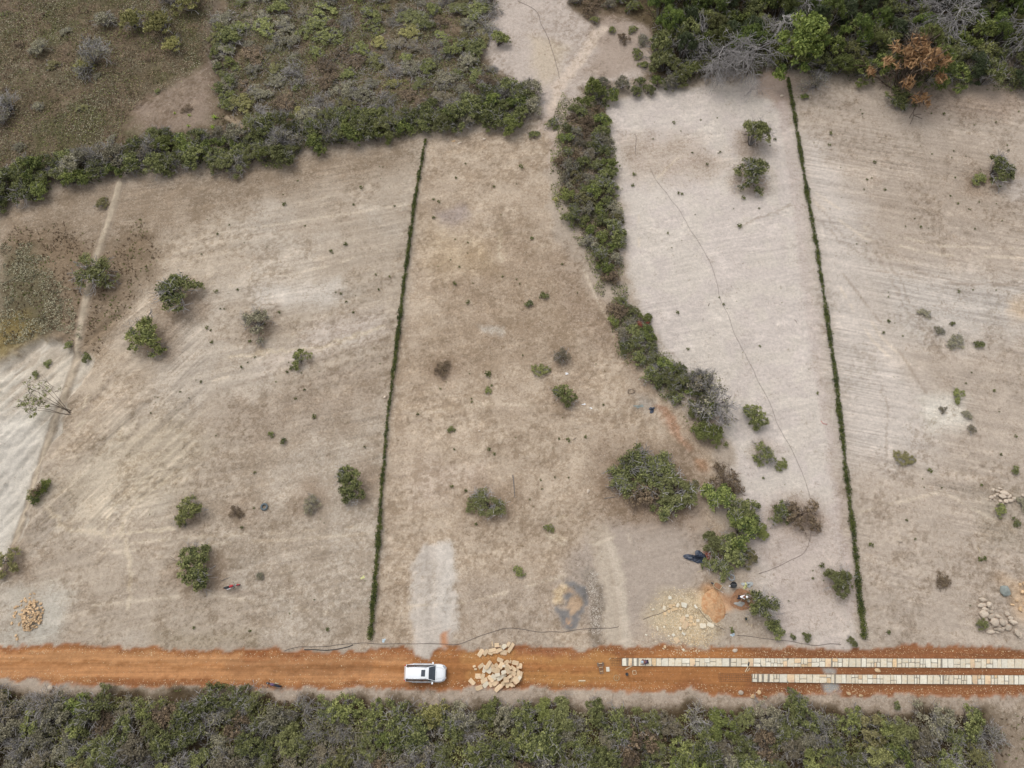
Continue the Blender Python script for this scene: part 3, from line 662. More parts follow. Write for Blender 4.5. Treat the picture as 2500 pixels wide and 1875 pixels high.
NV = {'dark': 6, 'bright': 6, 'olive': 6, 'greygreen': 6, 'bare': 5, 'dry': 4, 'lime': 2, 'needle': 4, 'pine': 3, 'orange': 2, 'red': 2, 'mixed': 5, 'yellow': 3}
for kx, (kd, nv) in enumerate(NV.items()):
    PROTO[kd] = [bush_parts(kd, 100 * kx + i + 7) for i in range(nv)]
RS = random.Random(5)
def plant(name, kind, u, v, w, label, cat='bush', group=None, hs_=1.0, world=None, rz=None, dz=0.0, var=None, sy=1.0):
    """w = crown width in metres"""
    if world: x, y = world; z = hz(x, y)
    else: x, y, z = P3(u, v)
    pr = PROTO[kind][RS.randrange(len(PROTO[kind])) if var is None else var]
    s = w / 4.3
    root = empty(name, (x, y, z + dz), rz if rz is not None else RS.uniform(0, 6.28), (s, s * sy, s * hs_))
    tag(root, label, cat, group)
    for nm, me in pr.items(): link(nm, me, root)
    return root

# ------------------------------------------------------------------ solitary bushes on the lots (u, v = base)
W_ = lambda px, u, v: px * mpp(u, v)
SOLO = [
 ('dark', 1830, 355, 84, 1.25, 'tall green bush on the pale lot, upper of the two left of the right-hand hedge', 'bush'),
 ('mixed', 1838, 440, 86, .9, 'green bush with a grey dead branch, lower of the two on the upper pale lot', 'bush'),
 ('mixed', 440, 735, 110, .9, 'grey-green spreading bush, upper of the touching pair at the left of the left lot', 'bush'),
 ('olive', 372, 825, 98, .9, 'olive bush, lower of the touching pair at the left of the left lot', 'bush'),
 ('greygreen', 634, 797, 78, .9, 'rounded olive-grey bush standing alone above the middle of the left lot', 'bush'),
 ('olive', 736, 880, 48, .9, 'small pale bush right of and below the rounded olive-grey bush', 'bush'),
 ('mixed', 240, 672, 100, .8, 'wide grey-branched bush growing across the narrow earth ridge', 'bush'),
 ('olive', 475, 1252, 72, .9, 'thin half-bare bush left of the tyre lying on the left lot', 'bush'),
 ('dry', 576, 1252, 34, .7, 'small faded weed clump between the half-bare bush and the tyre', 'shrub'),
 ('dark', 478, 1392, 104, .9, 'dense round dark green bush above and left of the red motorbike', 'bush'),
 ('dark', 868, 1182, 88, .9, 'dense green bush with grey bare twigs on top close to the left hedge', 'bush'),
 ('greygreen', 755, 1233, 46, .7, 'faint sparse bush between the tyre and the left hedge', 'bush'),
 ('mixed', 1196, 1240, 88, .6, 'grey-green thin bush right of the left hedge beside a long bare branch', 'bush'),
 ('greygreen', 1370, 868, 46, .9, 'small round grey-green bush in the middle of the central lot', 'bush'),
 ('dark', 1380, 965, 58, 1.0, 'green bush with litter around it, lower of the two in the central lot', 'bush'),
 ('dry', 1086, 905, 44, .7, 'low brown withered bush in the central lot near the left hedge', 'shrub'),
 ('dark', 1842, 1018, 64, .9, 'small green bush right of the big bare grey tree on the pale lot', 'bush'),
 ('mixed', 1868, 1108, 58, .8, 'grey and green bush on the pale lot below the small green bush', 'bush'),
 ('olive', 1905, 1135, 34, .5, 'low trailing plant at the right foot of the grey and green bush', 'shrub'),
 ('dry', 1955, 1258, 92, .7, 'brown and rust-coloured spreading bush left of the lower right-hand hedge', 'bush'),
 ('mixed', 1895, 1250, 60, .8, 'green end of the low thicket beside the rust-coloured bush', 'bush'),
 ('dark', 2040, 1430, 76, .9, 'green bush touching the lower end of the right-hand hedge', 'bush'),
 ('mixed', 1858, 1490, 84, .9, 'grey-branched green bush below the mortar mixing pad', 'bush'),
 ('dark', 1895, 1535, 52, .7, 'low green bush at the foot of the grey-branched bush, nearest the road', 'bush'),
 ('mixed', 2418, 425, 78, .9, 'half-dead grey and green tree standing alone on the right lot', 'tree'),
 ('olive', 2385, 440, 40, .6, 'low olive clump at the left foot of the half-dead tree', 'shrub'),
 ('dark', 2398, 1525, 32, .9, 'small bright green bush left of the large stone heap', 'shrub'),
 ('olive', 28, 1372, 62, .9, 'faded olive bush at the left edge of the lower left lot', 'bush'),
 ('olive', 1268, 1395, 30, .7, 'small olive shrub in the lower central lot between the gravel drives', 'shrub'),
 ('greygreen', 635, 1405, 22, .7, 'tiny green shrub to the right of the red motorbike', 'shrub'),
 ('bright', 1786, 1538, 14, 1.2, 'small green plant beside the pale blue bag', 'shrub'),
 ('dark', 2077, 1570, 26, .8, 'small dark green shrub by the road under the end of the right-hand hedge', 'shrub'),
 ('dark', 1968, 1558, 26, .7, 'small green shrub above the stone strips, right of two others', 'shrub'),
 ('dark', 1934, 1556, 18, .7, 'tiny green shrub near the road right of the lowest bush', 'shrub'),
 ('olive', 1935, 1700, 38, .8, 'yellow-green shrub reaching out of the thicket onto the road verge', 'shrub'),
 ('dark', 2184, 1722, 24, .9, 'small dark green shrub on the verge below the stone strips', 'shrub'),
 ('greygreen', 2255, 768, 34, .4, 'creeping grey-green plant on the right lot, topmost of its group', 'plant'),
 ('dark', 2326, 792, 14, .7, 'small dark round plant on the right lot', 'plant'),
 ('greygreen', 2290, 812, 30, .4, 'creeping grey-green plant left of the long low weed patch on the right lot', 'plant'),
 ('greygreen', 2325, 832, 46, .35, 'long low weed patch in the middle of the right lot', 'plant'),
 ('dark', 2390, 845, 26, .6, 'small green tuft at the right end of the weed patches on the right lot', 'plant'),
 ('olive', 2335, 968, 36, .5, 'olive weed cluster above the white scraped patch on the right lot', 'plant'),
 ('greygreen', 2298, 1002, 22, .5, 'small grey weed left of the white scraped patch', 'plant'),
 ('greygreen', 2356, 1018, 26, .6, 'grey-green weed at the right of the white scraped patch', 'plant'),
 ('greygreen', 2366, 1048, 26, .5, 'grey-green weed below the others at the white scraped patch', 'plant'),
 ('dark', 2472, 1148, 26, .7, 'small green bush near the right edge above the small stone heap', 'shrub'),
 ('olive', 2205, 1120, 46, .35, 'thin trailing olive weeds right of the right-hand hedge', 'plant'),
 ('olive', 2440, 1248, 34, .6, 'green shrub under the small stone heap', 'shrub'),
 ('greygreen', 2492, 1235, 40, .5, 'grey-green shrub at the right edge beside the small stone heap', 'shrub'),
 ('dark', 2478, 1275, 22, .6, 'small dark shrub at the right edge below the small stone heap', 'shrub'),
 ('dry', 2300, 1420, 44, .35, 'flattened brown weeds on the lower right lot', 'plant'),
 ('dark', 695, 1080, 20, .9, 'small round green shrub left of centre in the left lot', 'shrub'),
 ('olive', 665, 1058, 20, .6, 'small faded shrub just above the round green shrub', 'shrub'),
 ('olive', 1328, 725, 22, .7, 'upright small green weed in the central lot, upper of a row', 'plant'),
 ('dark', 1292, 745, 24, .6, 'dark green low weed in the central lot', 'plant'),
 ('olive', 1320, 905, 40, .5, 'yellowish weed patch above the two bushes of the central lot', 'plant'),
 ('olive', 1100, 1045, 24, .5, 'yellow weed beside the lower left hedge', 'plant'),
 ('olive', 1190, 955, 20, .5, 'bright yellow-green weed in the centre of the picture', 'plant'),
 ('olive', 1340, 1290, 24, .7, 'small weed above the second gravel drive', 'plant'),
 ('dark', 172, 845, 26, .7, 'green shrub on the rim of the white bank', 'shrub'),
 ('dark', 205, 870, 34, .6, 'dark green shrub at the tip of the brown grass by the white bank', 'shrub'),
 ('dark', 109, 880, 24, .5, 'dark green creeping plant on the white bank', 'plant'),
 ('dark', 80, 907, 22, .5, 'green creeping plant on the white bank, lower left of another', 'plant'),
 ('olive', 250, 500, 34, .7, 'yellow-green shrub at the top of the narrow earth ridge', 'shrub'),
 ('olive', 1215, 112, 60, .8, 'dark olive bush standing at the left edge of the sand gully', 'bush'),
 ('olive', 1452, 55, 24, 1.0, 'small bush on the right rim of the sand gully', 'bush'),
 ('mixed', 1345, 305, 34, .8, 'small grey-green bush beside the sandy gap', 'bush'),
 ('bright', 1445, 240, 62, 1.5, 'tall light green tree at the upper end of the central strip', 'tree'),
 ('dark', 1305, 335, 28, .7, 'small dark bush below the sandy gap', 'bush'),
 ('lime', 1920, 166, 140, 1.3, 'round light green tree at the top of the right-hand hedge', 'tree'),
 ('bare', 1990, 215, 66, .9, 'grey leafless bush right of the light green tree', 'bush'),
 ('bright', 1962, 240, 22, .7, 'small green plant under the grey leafless bush', 'plant'),
 ('orange', 2190, 222, 150, 1.35, 'dying orange-brown tree at the edge of the wood', 'tree'),
 ('dark', 2190, 236, 80, .5, 'dark bush under the dying orange tree', 'bush'),
 ('bare', 232, 158, 96, .9, 'grey leafless bush standing in the brown field at upper left', 'bush'),
 ('yellow', 205, 170, 48, .7, 'green shoots at the lower left of the grey leafless bush', 'shrub'),
 ('greygreen', 104, 125, 52, .7, 'pale round bush near the upper left corner', 'bush'),
 ('bare', 35, 275, 96, .6, 'grey leafless thicket bush at the left edge of the brown field', 'bush'),
 ('yellow', 330, 62, 74, .9, 'yellow-green bush of the upper left field, left of three', 'bush'),
 ('yellow', 400, 80, 84, .9, 'yellow-green bush of the upper left field, middle of three', 'bush'),
 ('yellow', 428, 122, 56, .8, 'yellow-green bush below the three of the upper left field', 'bush'),
 ('yellow', 470, 25, 76, .8, 'yellow-green bush at the top edge left of the light path', 'bush'),
 ('bare', 420, 10, 50, .9, 'grey leafless bush at the top edge between green ones', 'bush'),
 ('greygreen', 255, 62, 60, .7, 'grey-green bush left of the yellow-green ones', 'bush'),
]
for kd, u, v, wpx, hsc, lab, cat in SOLO:
    nm = {'bush': 'bush', 'tree': 'tree', 'shrub': 'shrub', 'plant': 'low_plant'}[cat]
    plant(nm, kd, u, v, W_(wpx, u, v) * 1.1, lab, cat, hs_=hsc)

# ------------------------------------------------------------------ thickets
def inside(pt, pl):
    return sdf(np.array([pt]), pl)[0] > 0
def proj(x, y):
    f = y * ST + CAM_H * CT; return 1250 + FPX * x / f, 937.5 - FPX * (y * CT - CAM_H * ST) / f
def scatter(px, spacing, kinds, wr, hr, name, labels, group, cat='bush', seed=1, maxn=999, margin=.3, zones=None, depth=None):
    rs = random.Random(seed); pl = poly(px); lo = pl.min(0); hi = pl.max(0); got = []
    tries = int(40 * (hi[0] - lo[0]) * (hi[1] - lo[1]) / spacing ** 2)
    cand = np.stack([np.random.RandomState(seed).uniform(lo[0], hi[0], tries), np.random.RandomState(seed + 1).uniform(lo[1], hi[1], tries)], 1)
    ok = cand[sdf(cand, pl) > margin]; keep = np.zeros((0, 2)); q = []
    for c_ in ok:
        if len(q):
            if (((np.array(q) - c_) ** 2).sum(1)).min() < spacing ** 2: continue
        q.append(c_)
        if len(q) >= maxn: break
    ks = [k for k, w in kinds]; ws = [w for k, w in kinds]
    for c_ in q:
        k = rs.choices(ks, ws)[0]; wd = rs.uniform(*wr); lab = labels[k]
        if zones:
            u_, v_ = proj(*c_); f_ = (wd - wr[0]) / (wr[1] - wr[0]); adj = 'large ' if f_ > .7 else 'small ' if f_ < .3 else ''
            lab = adj + LB_[k] + (' ' + next(p_ for m_, p_ in depth if v_ < m_) if depth else '') + ' ' + next(p_ for m_, p_ in zones if u_ < m_)
        plant(name, k, 0, 0, wd, lab, cat, group[k] if isinstance(group, dict) else group, hs_=rs.uniform(*hr), world=(float(c_[0]), float(c_[1])), sy=rs.uniform(.8, 1.15))
    return q
LB_ = {'dark': 'dark green leafy bush', 'bright': 'fresh green leafy bush', 'olive': 'olive-yellow leafy bush', 'greygreen': 'grey-green twiggy bush',
       'bare': 'grey leafless bush', 'dry': 'brown dried-out bush', 'mixed': 'green bush with grey twigs', 'needle': 'feathery green tree', 'pine': 'dark drooping tree', 'red': 'reddish bush', 'lime': 'light green tree', 'yellow': 'yellowish leafy bush', 'orange': 'orange tree'}
def lbs(where): return {k: v + ' ' + where for k, v in LB_.items()}
def grs(where): return {k: LB_[k].replace('bush', 'bushes').replace('tree', 'trees') + ' ' + where for k in LB_}
BT = [(-150, 1700), (0, 1698), (150, 1706), (300, 1704), (620, 1710), (900, 1712), (1000, 1730), (1240, 1730), (1400, 1730), (1560, 1740), (1700, 1745), (1900, 1740), (2050, 1742), (2150, 1748), (2300, 1750), (2400, 1748), (2430, 1790), (2415, 1900), (2420, 2010), (-150, 2010)]
nb_ = scatter(BT, 1.95, [('dark', 5), ('bright', 1.4), ('olive', 4), ('yellow', .5), ('greygreen', 7), ('bare', 4), ('mixed', 5.5), ('dry', 1.8)], (3.0, 5.0), (.7, 1.1), 'thicket_bush',
        lbs('x'), grs('in the thicket below the road'), seed=3, depth=[(1795, 'at the thicket front'), (9999, 'at the bottom edge')],
        zones=[(150, 'at the far left'), (400, 'near the round boulder'), (640, 'left of the dark motorbike'), (860, 'right of the dark motorbike'), (1100, 'below the white car'), (1320, 'below the slab heap'), (1520, 'left of the stone strips'), (1760, 'near the big agave'), (2000, 'right of the big agave'), (2250, 'below the stone strips'), (9999, 'near the lower right corner')])
print('bottom', len(nb_))
U2 = [(-80, 470), (0, 440), (120, 400), (260, 390), (400, 335), (560, 330), (700, 300), (880, 290), (1010, 285), (1100, 270), (1180, 230), (1240, 212), (1305, 228), (1312, 265), (1280, 315), (1250, 330), (1180, 305), (1080, 325), (980, 335), (850, 355), (740, 370), (680, 420), (630, 400), (560, 420), (400, 415), (250, 440), (150, 470), (0, 505), (-80, 520)]
q = scatter(U2, 1.8, [('dark', 6), ('bright', 3.5), ('greygreen', 2.5), ('mixed', 6), ('bare', 2)], (3.2, 5.4), (.8, 1.15), 'row_bush',
        lbs('x'), grs('in the row above the left lots'), seed=12, zones=[(120, 'at the left end of the upper row'), (260, 'in the upper row left of the earth ridge'), (430, 'in the upper row right of the earth ridge'), (620, 'in the row below the agaves'), (800, 'in the row below the light path'), (960, 'in the row just left of the left hedge'), (1100, 'in the row just right of the left hedge'), (9999, 'at the gully end of the row')])
print('row', len(q))
CS = [(1372, 320), (1398, 262), (1470, 262), (1478, 300), (1490, 400), (1500, 470), (1512, 560), (1505, 640), (1500, 700), (1480, 680), (1435, 610), (1395, 540), (1362, 470), (1365, 400), (1378, 375)]
scatter(CS, 1.6, [('dark', 5), ('bright', 3), ('mixed', 5), ('dry', 3), ('olive', 2), ('greygreen', 3)], (2.2, 3.6), (.8, 1.1), 'strip_bush', lbs('x'), grs('in the upper middle strip'), seed=22, depth=[(370, 'at the top'), (460, 'in the upper half'), (560, 'in the lower half'), (9999, 'at the lower tip')], zones=[(9999, 'of the upper middle strip')])
CS2 = [(1485, 800), (1510, 740), (1560, 745), (1590, 790), (1600, 860), (1650, 905), (1720, 930), (1750, 1000), (1720, 1040), (1680, 1010), (1620, 960), (1560, 905), (1510, 860)]
scatter(CS2, 1.45, [('dark', 4), ('bright', 3), ('mixed', 5), ('greygreen', 3), ('bare', 1.5)], (1.8, 3.2), (.7, 1.0), 'strip_bush', lbs('x'), grs('in the lower middle strip'), seed=24, depth=[(800, 'at the top'), (880, 'in the middle'), (9999, 'at the bottom')], zones=[(9999, 'of the lower middle strip')])
undergrowth_todo = [(1352, 300), (1370, 230), (1470, 250), (1500, 400), (1530, 560), (1515, 640), (1530, 740), (1570, 780), (1590, 850), (1720, 930), (1760, 1010), (1700, 1040), (1620, 960), (1530, 880), (1485, 830), (1480, 740), (1430, 620), (1345, 480)]
plant('bush', 'red', 1575, 800, 2.6, 'small reddish bush sticking out of the strip onto the pale lot', 'bush')
plant('tree', 'bare', 1735, 985, W_(136, 1735, 985), 'big pale bare-branched tree at the lower end of the strip', 'tree', hs_=1.1)
plant('bush', 'bare', 1710, 960, W_(96, 1710, 960), 'bare grey bush just left of the big bare-branched tree', 'bush', hs_=.9)
plant('bush', 'bright', 1725, 1062, W_(84, 1725, 1062), 'green bush at the foot of the big bare-branched tree', 'bush', hs_=.7)
plant('bush', 'dry', 1505, 765, W_(70, 1505, 765), 'brown-red thin bush at the narrow waist of the strip', 'bush', hs_=.7)
CL = [('mixed', 1530, 1130, 118, 'big green bush at the upper left of the central clump'), ('mixed', 1590, 1160, 124, 'green and grey bush in the middle of the central clump'),
      ('mixed', 1522, 1185, 96, 'green bush at the lower left of the central clump'), ('mixed', 1645, 1205, 128, 'big grey-topped bush at the right of the central clump'),
      ('dark', 1640, 1245, 88, 'green bush at the bottom of the central clump'), ('dry', 1570, 1205, 104, 'brown bush along the lower edge of the central clump'),
      ('olive', 1682, 1190, 50, 'thin olive bush at the right edge of the central clump')]
for kd, u, v, w, lab in CL: plant('bush', kd, u, v, W_(w, u, v), lab, 'bush', hs_=.62)
CL = [('dry', 1765, 1175, 70, 'brown thin bush at the top of the lower right clump'), ('bright', 1750, 1230, 84, 'fresh green bush at the upper left of the lower right clump'),
      ('dark', 1795, 1250, 86, 'green bush at the upper right of the lower right clump'), ('bright', 1800, 1300, 96, 'large green bush in the middle of the lower right clump'),
      ('dark', 1745, 1325, 66, 'dark bush above the black tarp'), ('red', 1745, 1345, 50, 'reddish thin bush right of the black tarp'),
      ('dark', 1775, 1348, 72, 'dark green bush right of the black tarp'), ('mixed', 1752, 1384, 56, 'grey-branched bush around the pale tyre'),
      ('olive', 1818, 1356, 50, 'olive bush at the lower right of the clump'), ('dark', 1728, 1380, 30, 'small green bush below the black tarp'),
      ('bright', 1850, 1302, 44, 'small green bush on the right side of the lower right clump')]
for kd, u, v, w, lab in CL: plant('bush', kd, u, v, W_(w * 1.22, u, v), lab, 'bush', hs_=.7)
# low scrub of the upper field
UF = [(560, -60), (1240, -60), (1190, 60), (1170, 150), (1230, 200), (1180, 235), (1060, 262), (880, 275), (740, 290), (600, 290), (545, 240), (535, 130)]
q = scatter(UF, 2.7, [('olive', 4), ('yellow', .9), ('greygreen', 5), ('bare', 2.2), ('dark', 1.4), ('dry', 2.5)], (2.0, 5.6), (.28, .55), 'scrub_bush', lbs('x'), grs('in the upper scrub field'), seed=31, maxn=295,
            depth=[(0, 'beyond the top edge,'), (70, 'along the top edge,'), (130, 'in the upper part,'), (190, 'in the middle,'), (240, 'in the lower part,'), (9999, 'just above the row,')], zones=[(680, 'left side of the scrub field'), (800, 'left middle of the scrub field'), (920, 'centre of the scrub field'), (1050, 'right middle of the scrub field'), (9999, 'right side of the scrub field')])
print('upper', len(q))
scatter([(525, 60), (560, 60), (580, 250), (545, 280), (528, 200)], 1.7, [('dark', 3), ('olive', 3)], (2, 3.2), (.6, .8), 'scrub_bush', lbs('in the narrow row right of the fence stakes'), 'bushes in the row by the fence stakes', seed=33)
scatter([(0, 0), (330, 100), (520, 330), (300, 400), (0, 430)], 6.0, [('olive', 4), ('greygreen', 4), ('dry', 2)], (1.2, 2.4), (.4, .6), 'field_shrub', lbs('x'), grs('in the brown field'), 'shrub', seed=35, maxn=60, zones=[(130, 'at the left edge of the brown field'), (260, 'in the left part of the brown field'), (380, 'in the middle of the brown field'), (9999, 'in the right part of the brown field')], depth=[(150, 'high up'), (280, 'halfway down'), (9999, 'low down')])
scatter([(1230, -90), (1385, -90), (1390, 20), (1440, 50), (1470, 30), (1560, -90)], 2.2, [('olive', 4), ('dark', 2), ('greygreen', 3)], (2.5, 4.2), (.7, 1), 'gully_bush', lbs('at the top right of the sand gully'), grs('at the sand gully'), seed=37) if False else None
scatter([(1385, -90), (1400, 10), (1450, 40), (1560, 40), (1600, -90)], 2.2, [('olive', 4), ('dark', 2), ('greygreen', 3), ('dry', 2)], (2.5, 4.2), (.7, 1), 'gully_bush', lbs('above the right side of the sand gully'), grs('above the sand gully'), seed=38)
scatter([(1430, 210), (1500, 200), (1610, 195), (1640, 215), (1500, 255), (1440, 262)], 1.8, [('dark', 4), ('bright', 3), ('greygreen', 3)], (2.4, 3.6), (.9, 1.2), 'edge_bush', lbs('along the upper left edge of the pale lot'), grs('at the upper edge of the pale lot'), seed=39)
scatter([(1470, 70), (1540, 60), (1590, 120), (1580, 190), (1520, 130)], 2.6, [('dry', 3), ('greygreen', 4), ('olive', 1)], (1.6, 3), (.5, .8), 'gully_shrub', lbs('on the bare ground between gully and wood'), grs('between gully and wood'), 'shrub', seed=40)
# the wood at upper right
WD = [(1590, -160), (2700, -160), (2700, 235), (2500, 222), (2330, 215), (2140, 205), (2000, 185), (1880, 168), (1760, 188), (1650, 205), (1605, 180), (1590, 60)]
q = scatter(WD, 2.55, [('dark', 4), ('bright', 4), ('needle', 5), ('pine', 3.2), ('mixed', 2.2), ('olive', 2), ('bare', 1.2)], (4.0, 6.4), (1.0, 1.5), 'wood_tree', lbs('x'), grs('in the wood'), 'tree', seed=51, margin=.8, depth=[(0, 'beyond the frame,'), (60, 'at the top,'), (120, 'mid-wood,'), (9999, 'at the front,')],
            zones=[(1680, 'left end of the wood'), (1780, 'wood behind the drooping dead trees'), (1880, 'wood left of the light green tree'), (2000, 'wood by the light green tree'), (2120, 'wood left of the orange tree'), (2260, 'wood by the orange tree'), (2400, 'wood right of the orange tree'), (2520, 'right end of the wood'), (9999, 'wood beyond the right edge')])
print('wood', len(q))

# dead drooping trees at the wood's edge
def dead_tree(u, v, h, label, seed, lean=(0, 0), mat='twig_grey', spread=2.2, nb=13):
    rs = np.random.RandomState(seed); x, y, z = P3(u, v)
    root = empty('dead_tree', (x, y, z)); tag(root, label, 'tree', 'dead grey trees at the edge of the wood')
    S = [[0, 0, -.1, lean[0] * .5, lean[1] * .5, h * .5, .16, .11], [lean[0] * .5, lean[1] * .5, h * .5, lean[0], lean[1], h, .11, .05]]
    V, F, t = segs(S, rs); link('trunk', kmesh('trunk', V, F, M['bark'], t), root)
    S = []
    for i in range(nb):
        f = rs.uniform(.35, 1); an = rs.uniform(0, 2 * math.pi)
        grow(rs, (lean[0] * f, lean[1] * f, h * f), (math.cos(an), math.sin(an), .35), spread * rs.uniform(.7, 1.2), .07, 2, S, .4, 3, .16, .028)
    V, F, t = segs(S, rs); link('dead_branches', kmesh('dead_branches', V, F, M[mat], np.clip(t * .6 + .4, 0, 1)), root)
dead_tree(1745, 178, 6.0, 'grey dead tree with hanging branches, nearest the gully', 1, spread=3.0, nb=17)
dead_tree(1822, 186, 5.6, 'pale grey dead tree with long drooping branches over the pale lot edge', 2, spread=3.2, nb=18)
dead_tree(1700, 130, 5.0, 'grey dead branchy tree behind the feathery green trees', 3)
dead_tree(1880, 110, 6.0, 'tall thin dead tree left of the round light green tree', 4, nb=9)
dead_tree(1950, 40, 6.0, 'dead tree with white branches at the top edge', 5, nb=9)
dead_tree(2330, 110, 6.5, 'leaning bare grey trees with long trunks at the upper right', 6, lean=(-2, 2), spread=3.4, nb=10)
dead_tree(2450, 120, 6.0, 'thin grey leafless tree near the upper right corner', 7, lean=(1.5, 2), spread=3.2, nb=12)
dead_tree(2260, 90, 5.5, 'bare spreading dead tree above the orange tree', 8, lean=(1, 1), spread=3.0, nb=10)

# agaves
def agave(u, v, w, label, pale=False, seed=1, nl=26):
    rs = np.random.RandomState(seed); x, y, z = P3(u, v); r = w / 2
    root = empty('agave', (x, y, z)); tag(root, label, 'agave')
    mb = []
    me_list = []
    for i in range(nl):
        an = i * 2.39996 + rs.uniform(-.1, .1); e = R(12 + 62 * i / nl); L = r * rs.uniform(.85, 1.05) * (1 - .25 * i / nl)
        d = Vector((math.cos(an) * math.cos(e), math.sin(an) * math.cos(e), math.sin(e))); sd_ = Vector((-math.sin(an), math.cos(an), 0)); up = d.cross(sd_) * -1
        wd = r * .085
        V = []; F = []
        for k, (t, ww, dz) in enumerate(((0.03, .8, 0), (.35, 1.1, .02), (.7, .8, .0), (1.0, .06, -.05))):
            c0 = d * L * t + Vector((0, 0, dz * r + .05))
            V += [c0 - sd_ * wd * ww + Vector((0, 0, .02)), c0 - Vector((0, 0, .03)), c0 + sd_ * wd * ww + Vector((0, 0, .02))]
        for k in range(3):
            for j in range(2): F.append((k * 3 + j, k * 3 + j + 1, k * 3 + j + 4, k * 3 + j + 3))
        me = kmesh('leaf', np.array([tuple(q) for q in V]), np.array(F), M['leaf_agave_pale' if pale else 'leaf_agave'], np.full(6, rs.uniform(.2, 1)))
        link('leaf', me, root)
    S = [[0, 0, -.1, 0, 0, .2, .06 * w, .04 * w]]
    V, F, t = segs(S, rs); link('stem', kmesh('stem', V, F, M['bark'], t), root)
agave(1740, 1803, 1.9, 'big fresh green agave rosette in the thicket below the road', seed=2)
agave(860, 262, 2.6, 'yellow-green agave rosette just above the bushy row', seed=3, nl=18)
agave(857, 132, 1.6, 'green agave rosette in the upper scrub field', seed=4, nl=16)
agave(524, 287, 1.5, 'agave rosette at the right of the bare patch, upper of two', seed=5, nl=14)
agave(520, 312, 1.3, 'agave rosette at the right of the bare patch, lower of two', seed=6, nl=14)
agave(462, 282, .9, 'small agave in the bare patch, right of the tiny one', seed=7, nl=12)
agave(460, 308, .9, 'small agave in the bare patch, the lowest there', seed=8, nl=12)
agave(426, 276, .7, 'tiny agave in the middle of the bare patch', seed=9, nl=10)
agave(515, 398, 1.8, 'dark green agave at the lower edge of the bushy row', seed=10, nl=16)
agave(1356, 490, 1.5, 'pale yellow spiky plant at the left edge of the middle strip', True, seed=11, nl=14)

# uprooted dark crown lying on the left lot and the fanned tree beside it
def fallen_crown():
    rs = np.random.RandomState(77); x, y, z = P3(100, 1200); root = empty('cut_tree_crown', (x, y, z), R(60)); tag(root, 'dark green and brown cut crown lying beside the narrow earth ridge', 'tree crown')
    ctr = [(rs.uniform(-1.5, 1.5), rs.uniform(-.8, .8), rs.uniform(.2, .7)) for _ in range(26)]; rad = rs.uniform(.25, .5, 26)
    V, F, t = leaves(rs, ctr, rad, 1500, .12, .4); link('crown', kmesh('crown', V, F, M['hedge_leaf'], t), root)
    V, F, t = leaves(rs, [(c[0] * .5, c[1] * .5 + .1, .9) for c in ctr], rad * .6, 420, .1, .35); link('dry_leaves', kmesh('dry_leaves', V, F, M['leaf_dry'], t), root)
    S = []; grow(rs, (-1.9, -.5, .05), (1, .2, .1), 2.2, .06, 1, S); V, F, t = segs(S, rs); link('trunk', kmesh('trunk', V, F, M['bark'], t), root)
fallen_crown()
def fan_tree():
    rs = np.random.RandomState(78); x, y, z = P3(176, 1008); root = empty('leaning_tree', (x, y, z)); tag(root, 'thin tree leaning left over the white bank with several slim stems', 'tree')
    S = []; tips = []
    for i, (dx, dy) in enumerate(((-3.4, 3.0), (-4.6, 1.8), (-4.9, .9), (-4.2, .1), (-4.8, 2.6), (-2.4, -.2), (-3.8, -.7), (-1.8, 2.8))):
        prev = np.array([-.05 * i, .3 * (i % 3) - .3, 0]); end = np.array([dx, dy, 2.2 + .15 * i])
        for k in range(4):
            q = prev + (end - prev) * (1 / (4 - k)) + rs.normal(size=3) * .08 + np.array([0, 0, .12]); S.append([*prev, *q, .05 - .009 * k, .041 - .009 * k]); prev = q
            if k > 1:
                for _ in range(3): grow(rs, prev, (end - prev) * .2 + rs.normal(size=3) * .8 + np.array([-.4, 0, .2]), 1.0, .022, 1, S, .4, 2, 0, .012, tips)
    V, F, t = segs(S, rs); link('stems', kmesh('stems', V, F, M['bark'], t), root)
    rs.shuffle(tips); tt = np.array(tips[:60]); V, F, t = leaves(rs, tt, np.full(len(tt), .24), 1100, .1, .5); link('crown', kmesh('crown', V, F, M['leaf_dark'], t), root)
fan_tree()

# ------------------------------------------------------------------ clipped hedges
def hedge(px, w, h, label, seed):
    rs = np.random.RandomState(seed); ln = poly(px); L = np.r_[0, np.cumsum(np.linalg.norm(np.diff(ln, axis=0), axis=1))]
    root = empty('hedge', (float(ln[0, 0]), float(ln[0, 1]), 0)); tag(root, label, 'hedge')
    n_ = int(L[-1] * 4.2); s = np.linspace(0, L[-1], n_) + rs.normal(size=n_) * .05; x = np.interp(s, L, ln[:, 0]); y = np.interp(s, L, ln[:, 1])
    x = x + rs.normal(size=n_) * .05; z = np.array([hz(a_, b_) for a_, b_ in zip(x, y)])
    ctr = np.stack([x - ln[0, 0], y - ln[0, 1], z + h * rs.uniform(.4, .7, n_)], 1); rad = w * .5 * rs.uniform(.7, 1.1, n_) * (.7 + .7 * vn(s / 1.7, s * 0, seed))
    V, F, t = leaves(rs, ctr, rad, int(L[-1] * 230), .085, .6, tb=.4); link('foliage', kmesh('foliage', V, F, M['hedge_leaf'], t), root)
    S = [[a_, b_, c_ - .5, a_ + rs.normal() * .05, b_ + rs.normal() * .05, c_, .015, .01] for a_, b_, c_ in ctr[::2]]
    V, F, t = segs(S, rs); link('stems', kmesh('stems', V, F, M['bark'], t), root)
hedge([(1039, 344), (1026, 420), (1012, 500), (997, 610), (980, 745), (962, 900), (945, 1040), (933, 1190), (918, 1400), (905, 1558)], .52, .6, 'thin clipped hedge between the left lot and the central lot', 1)
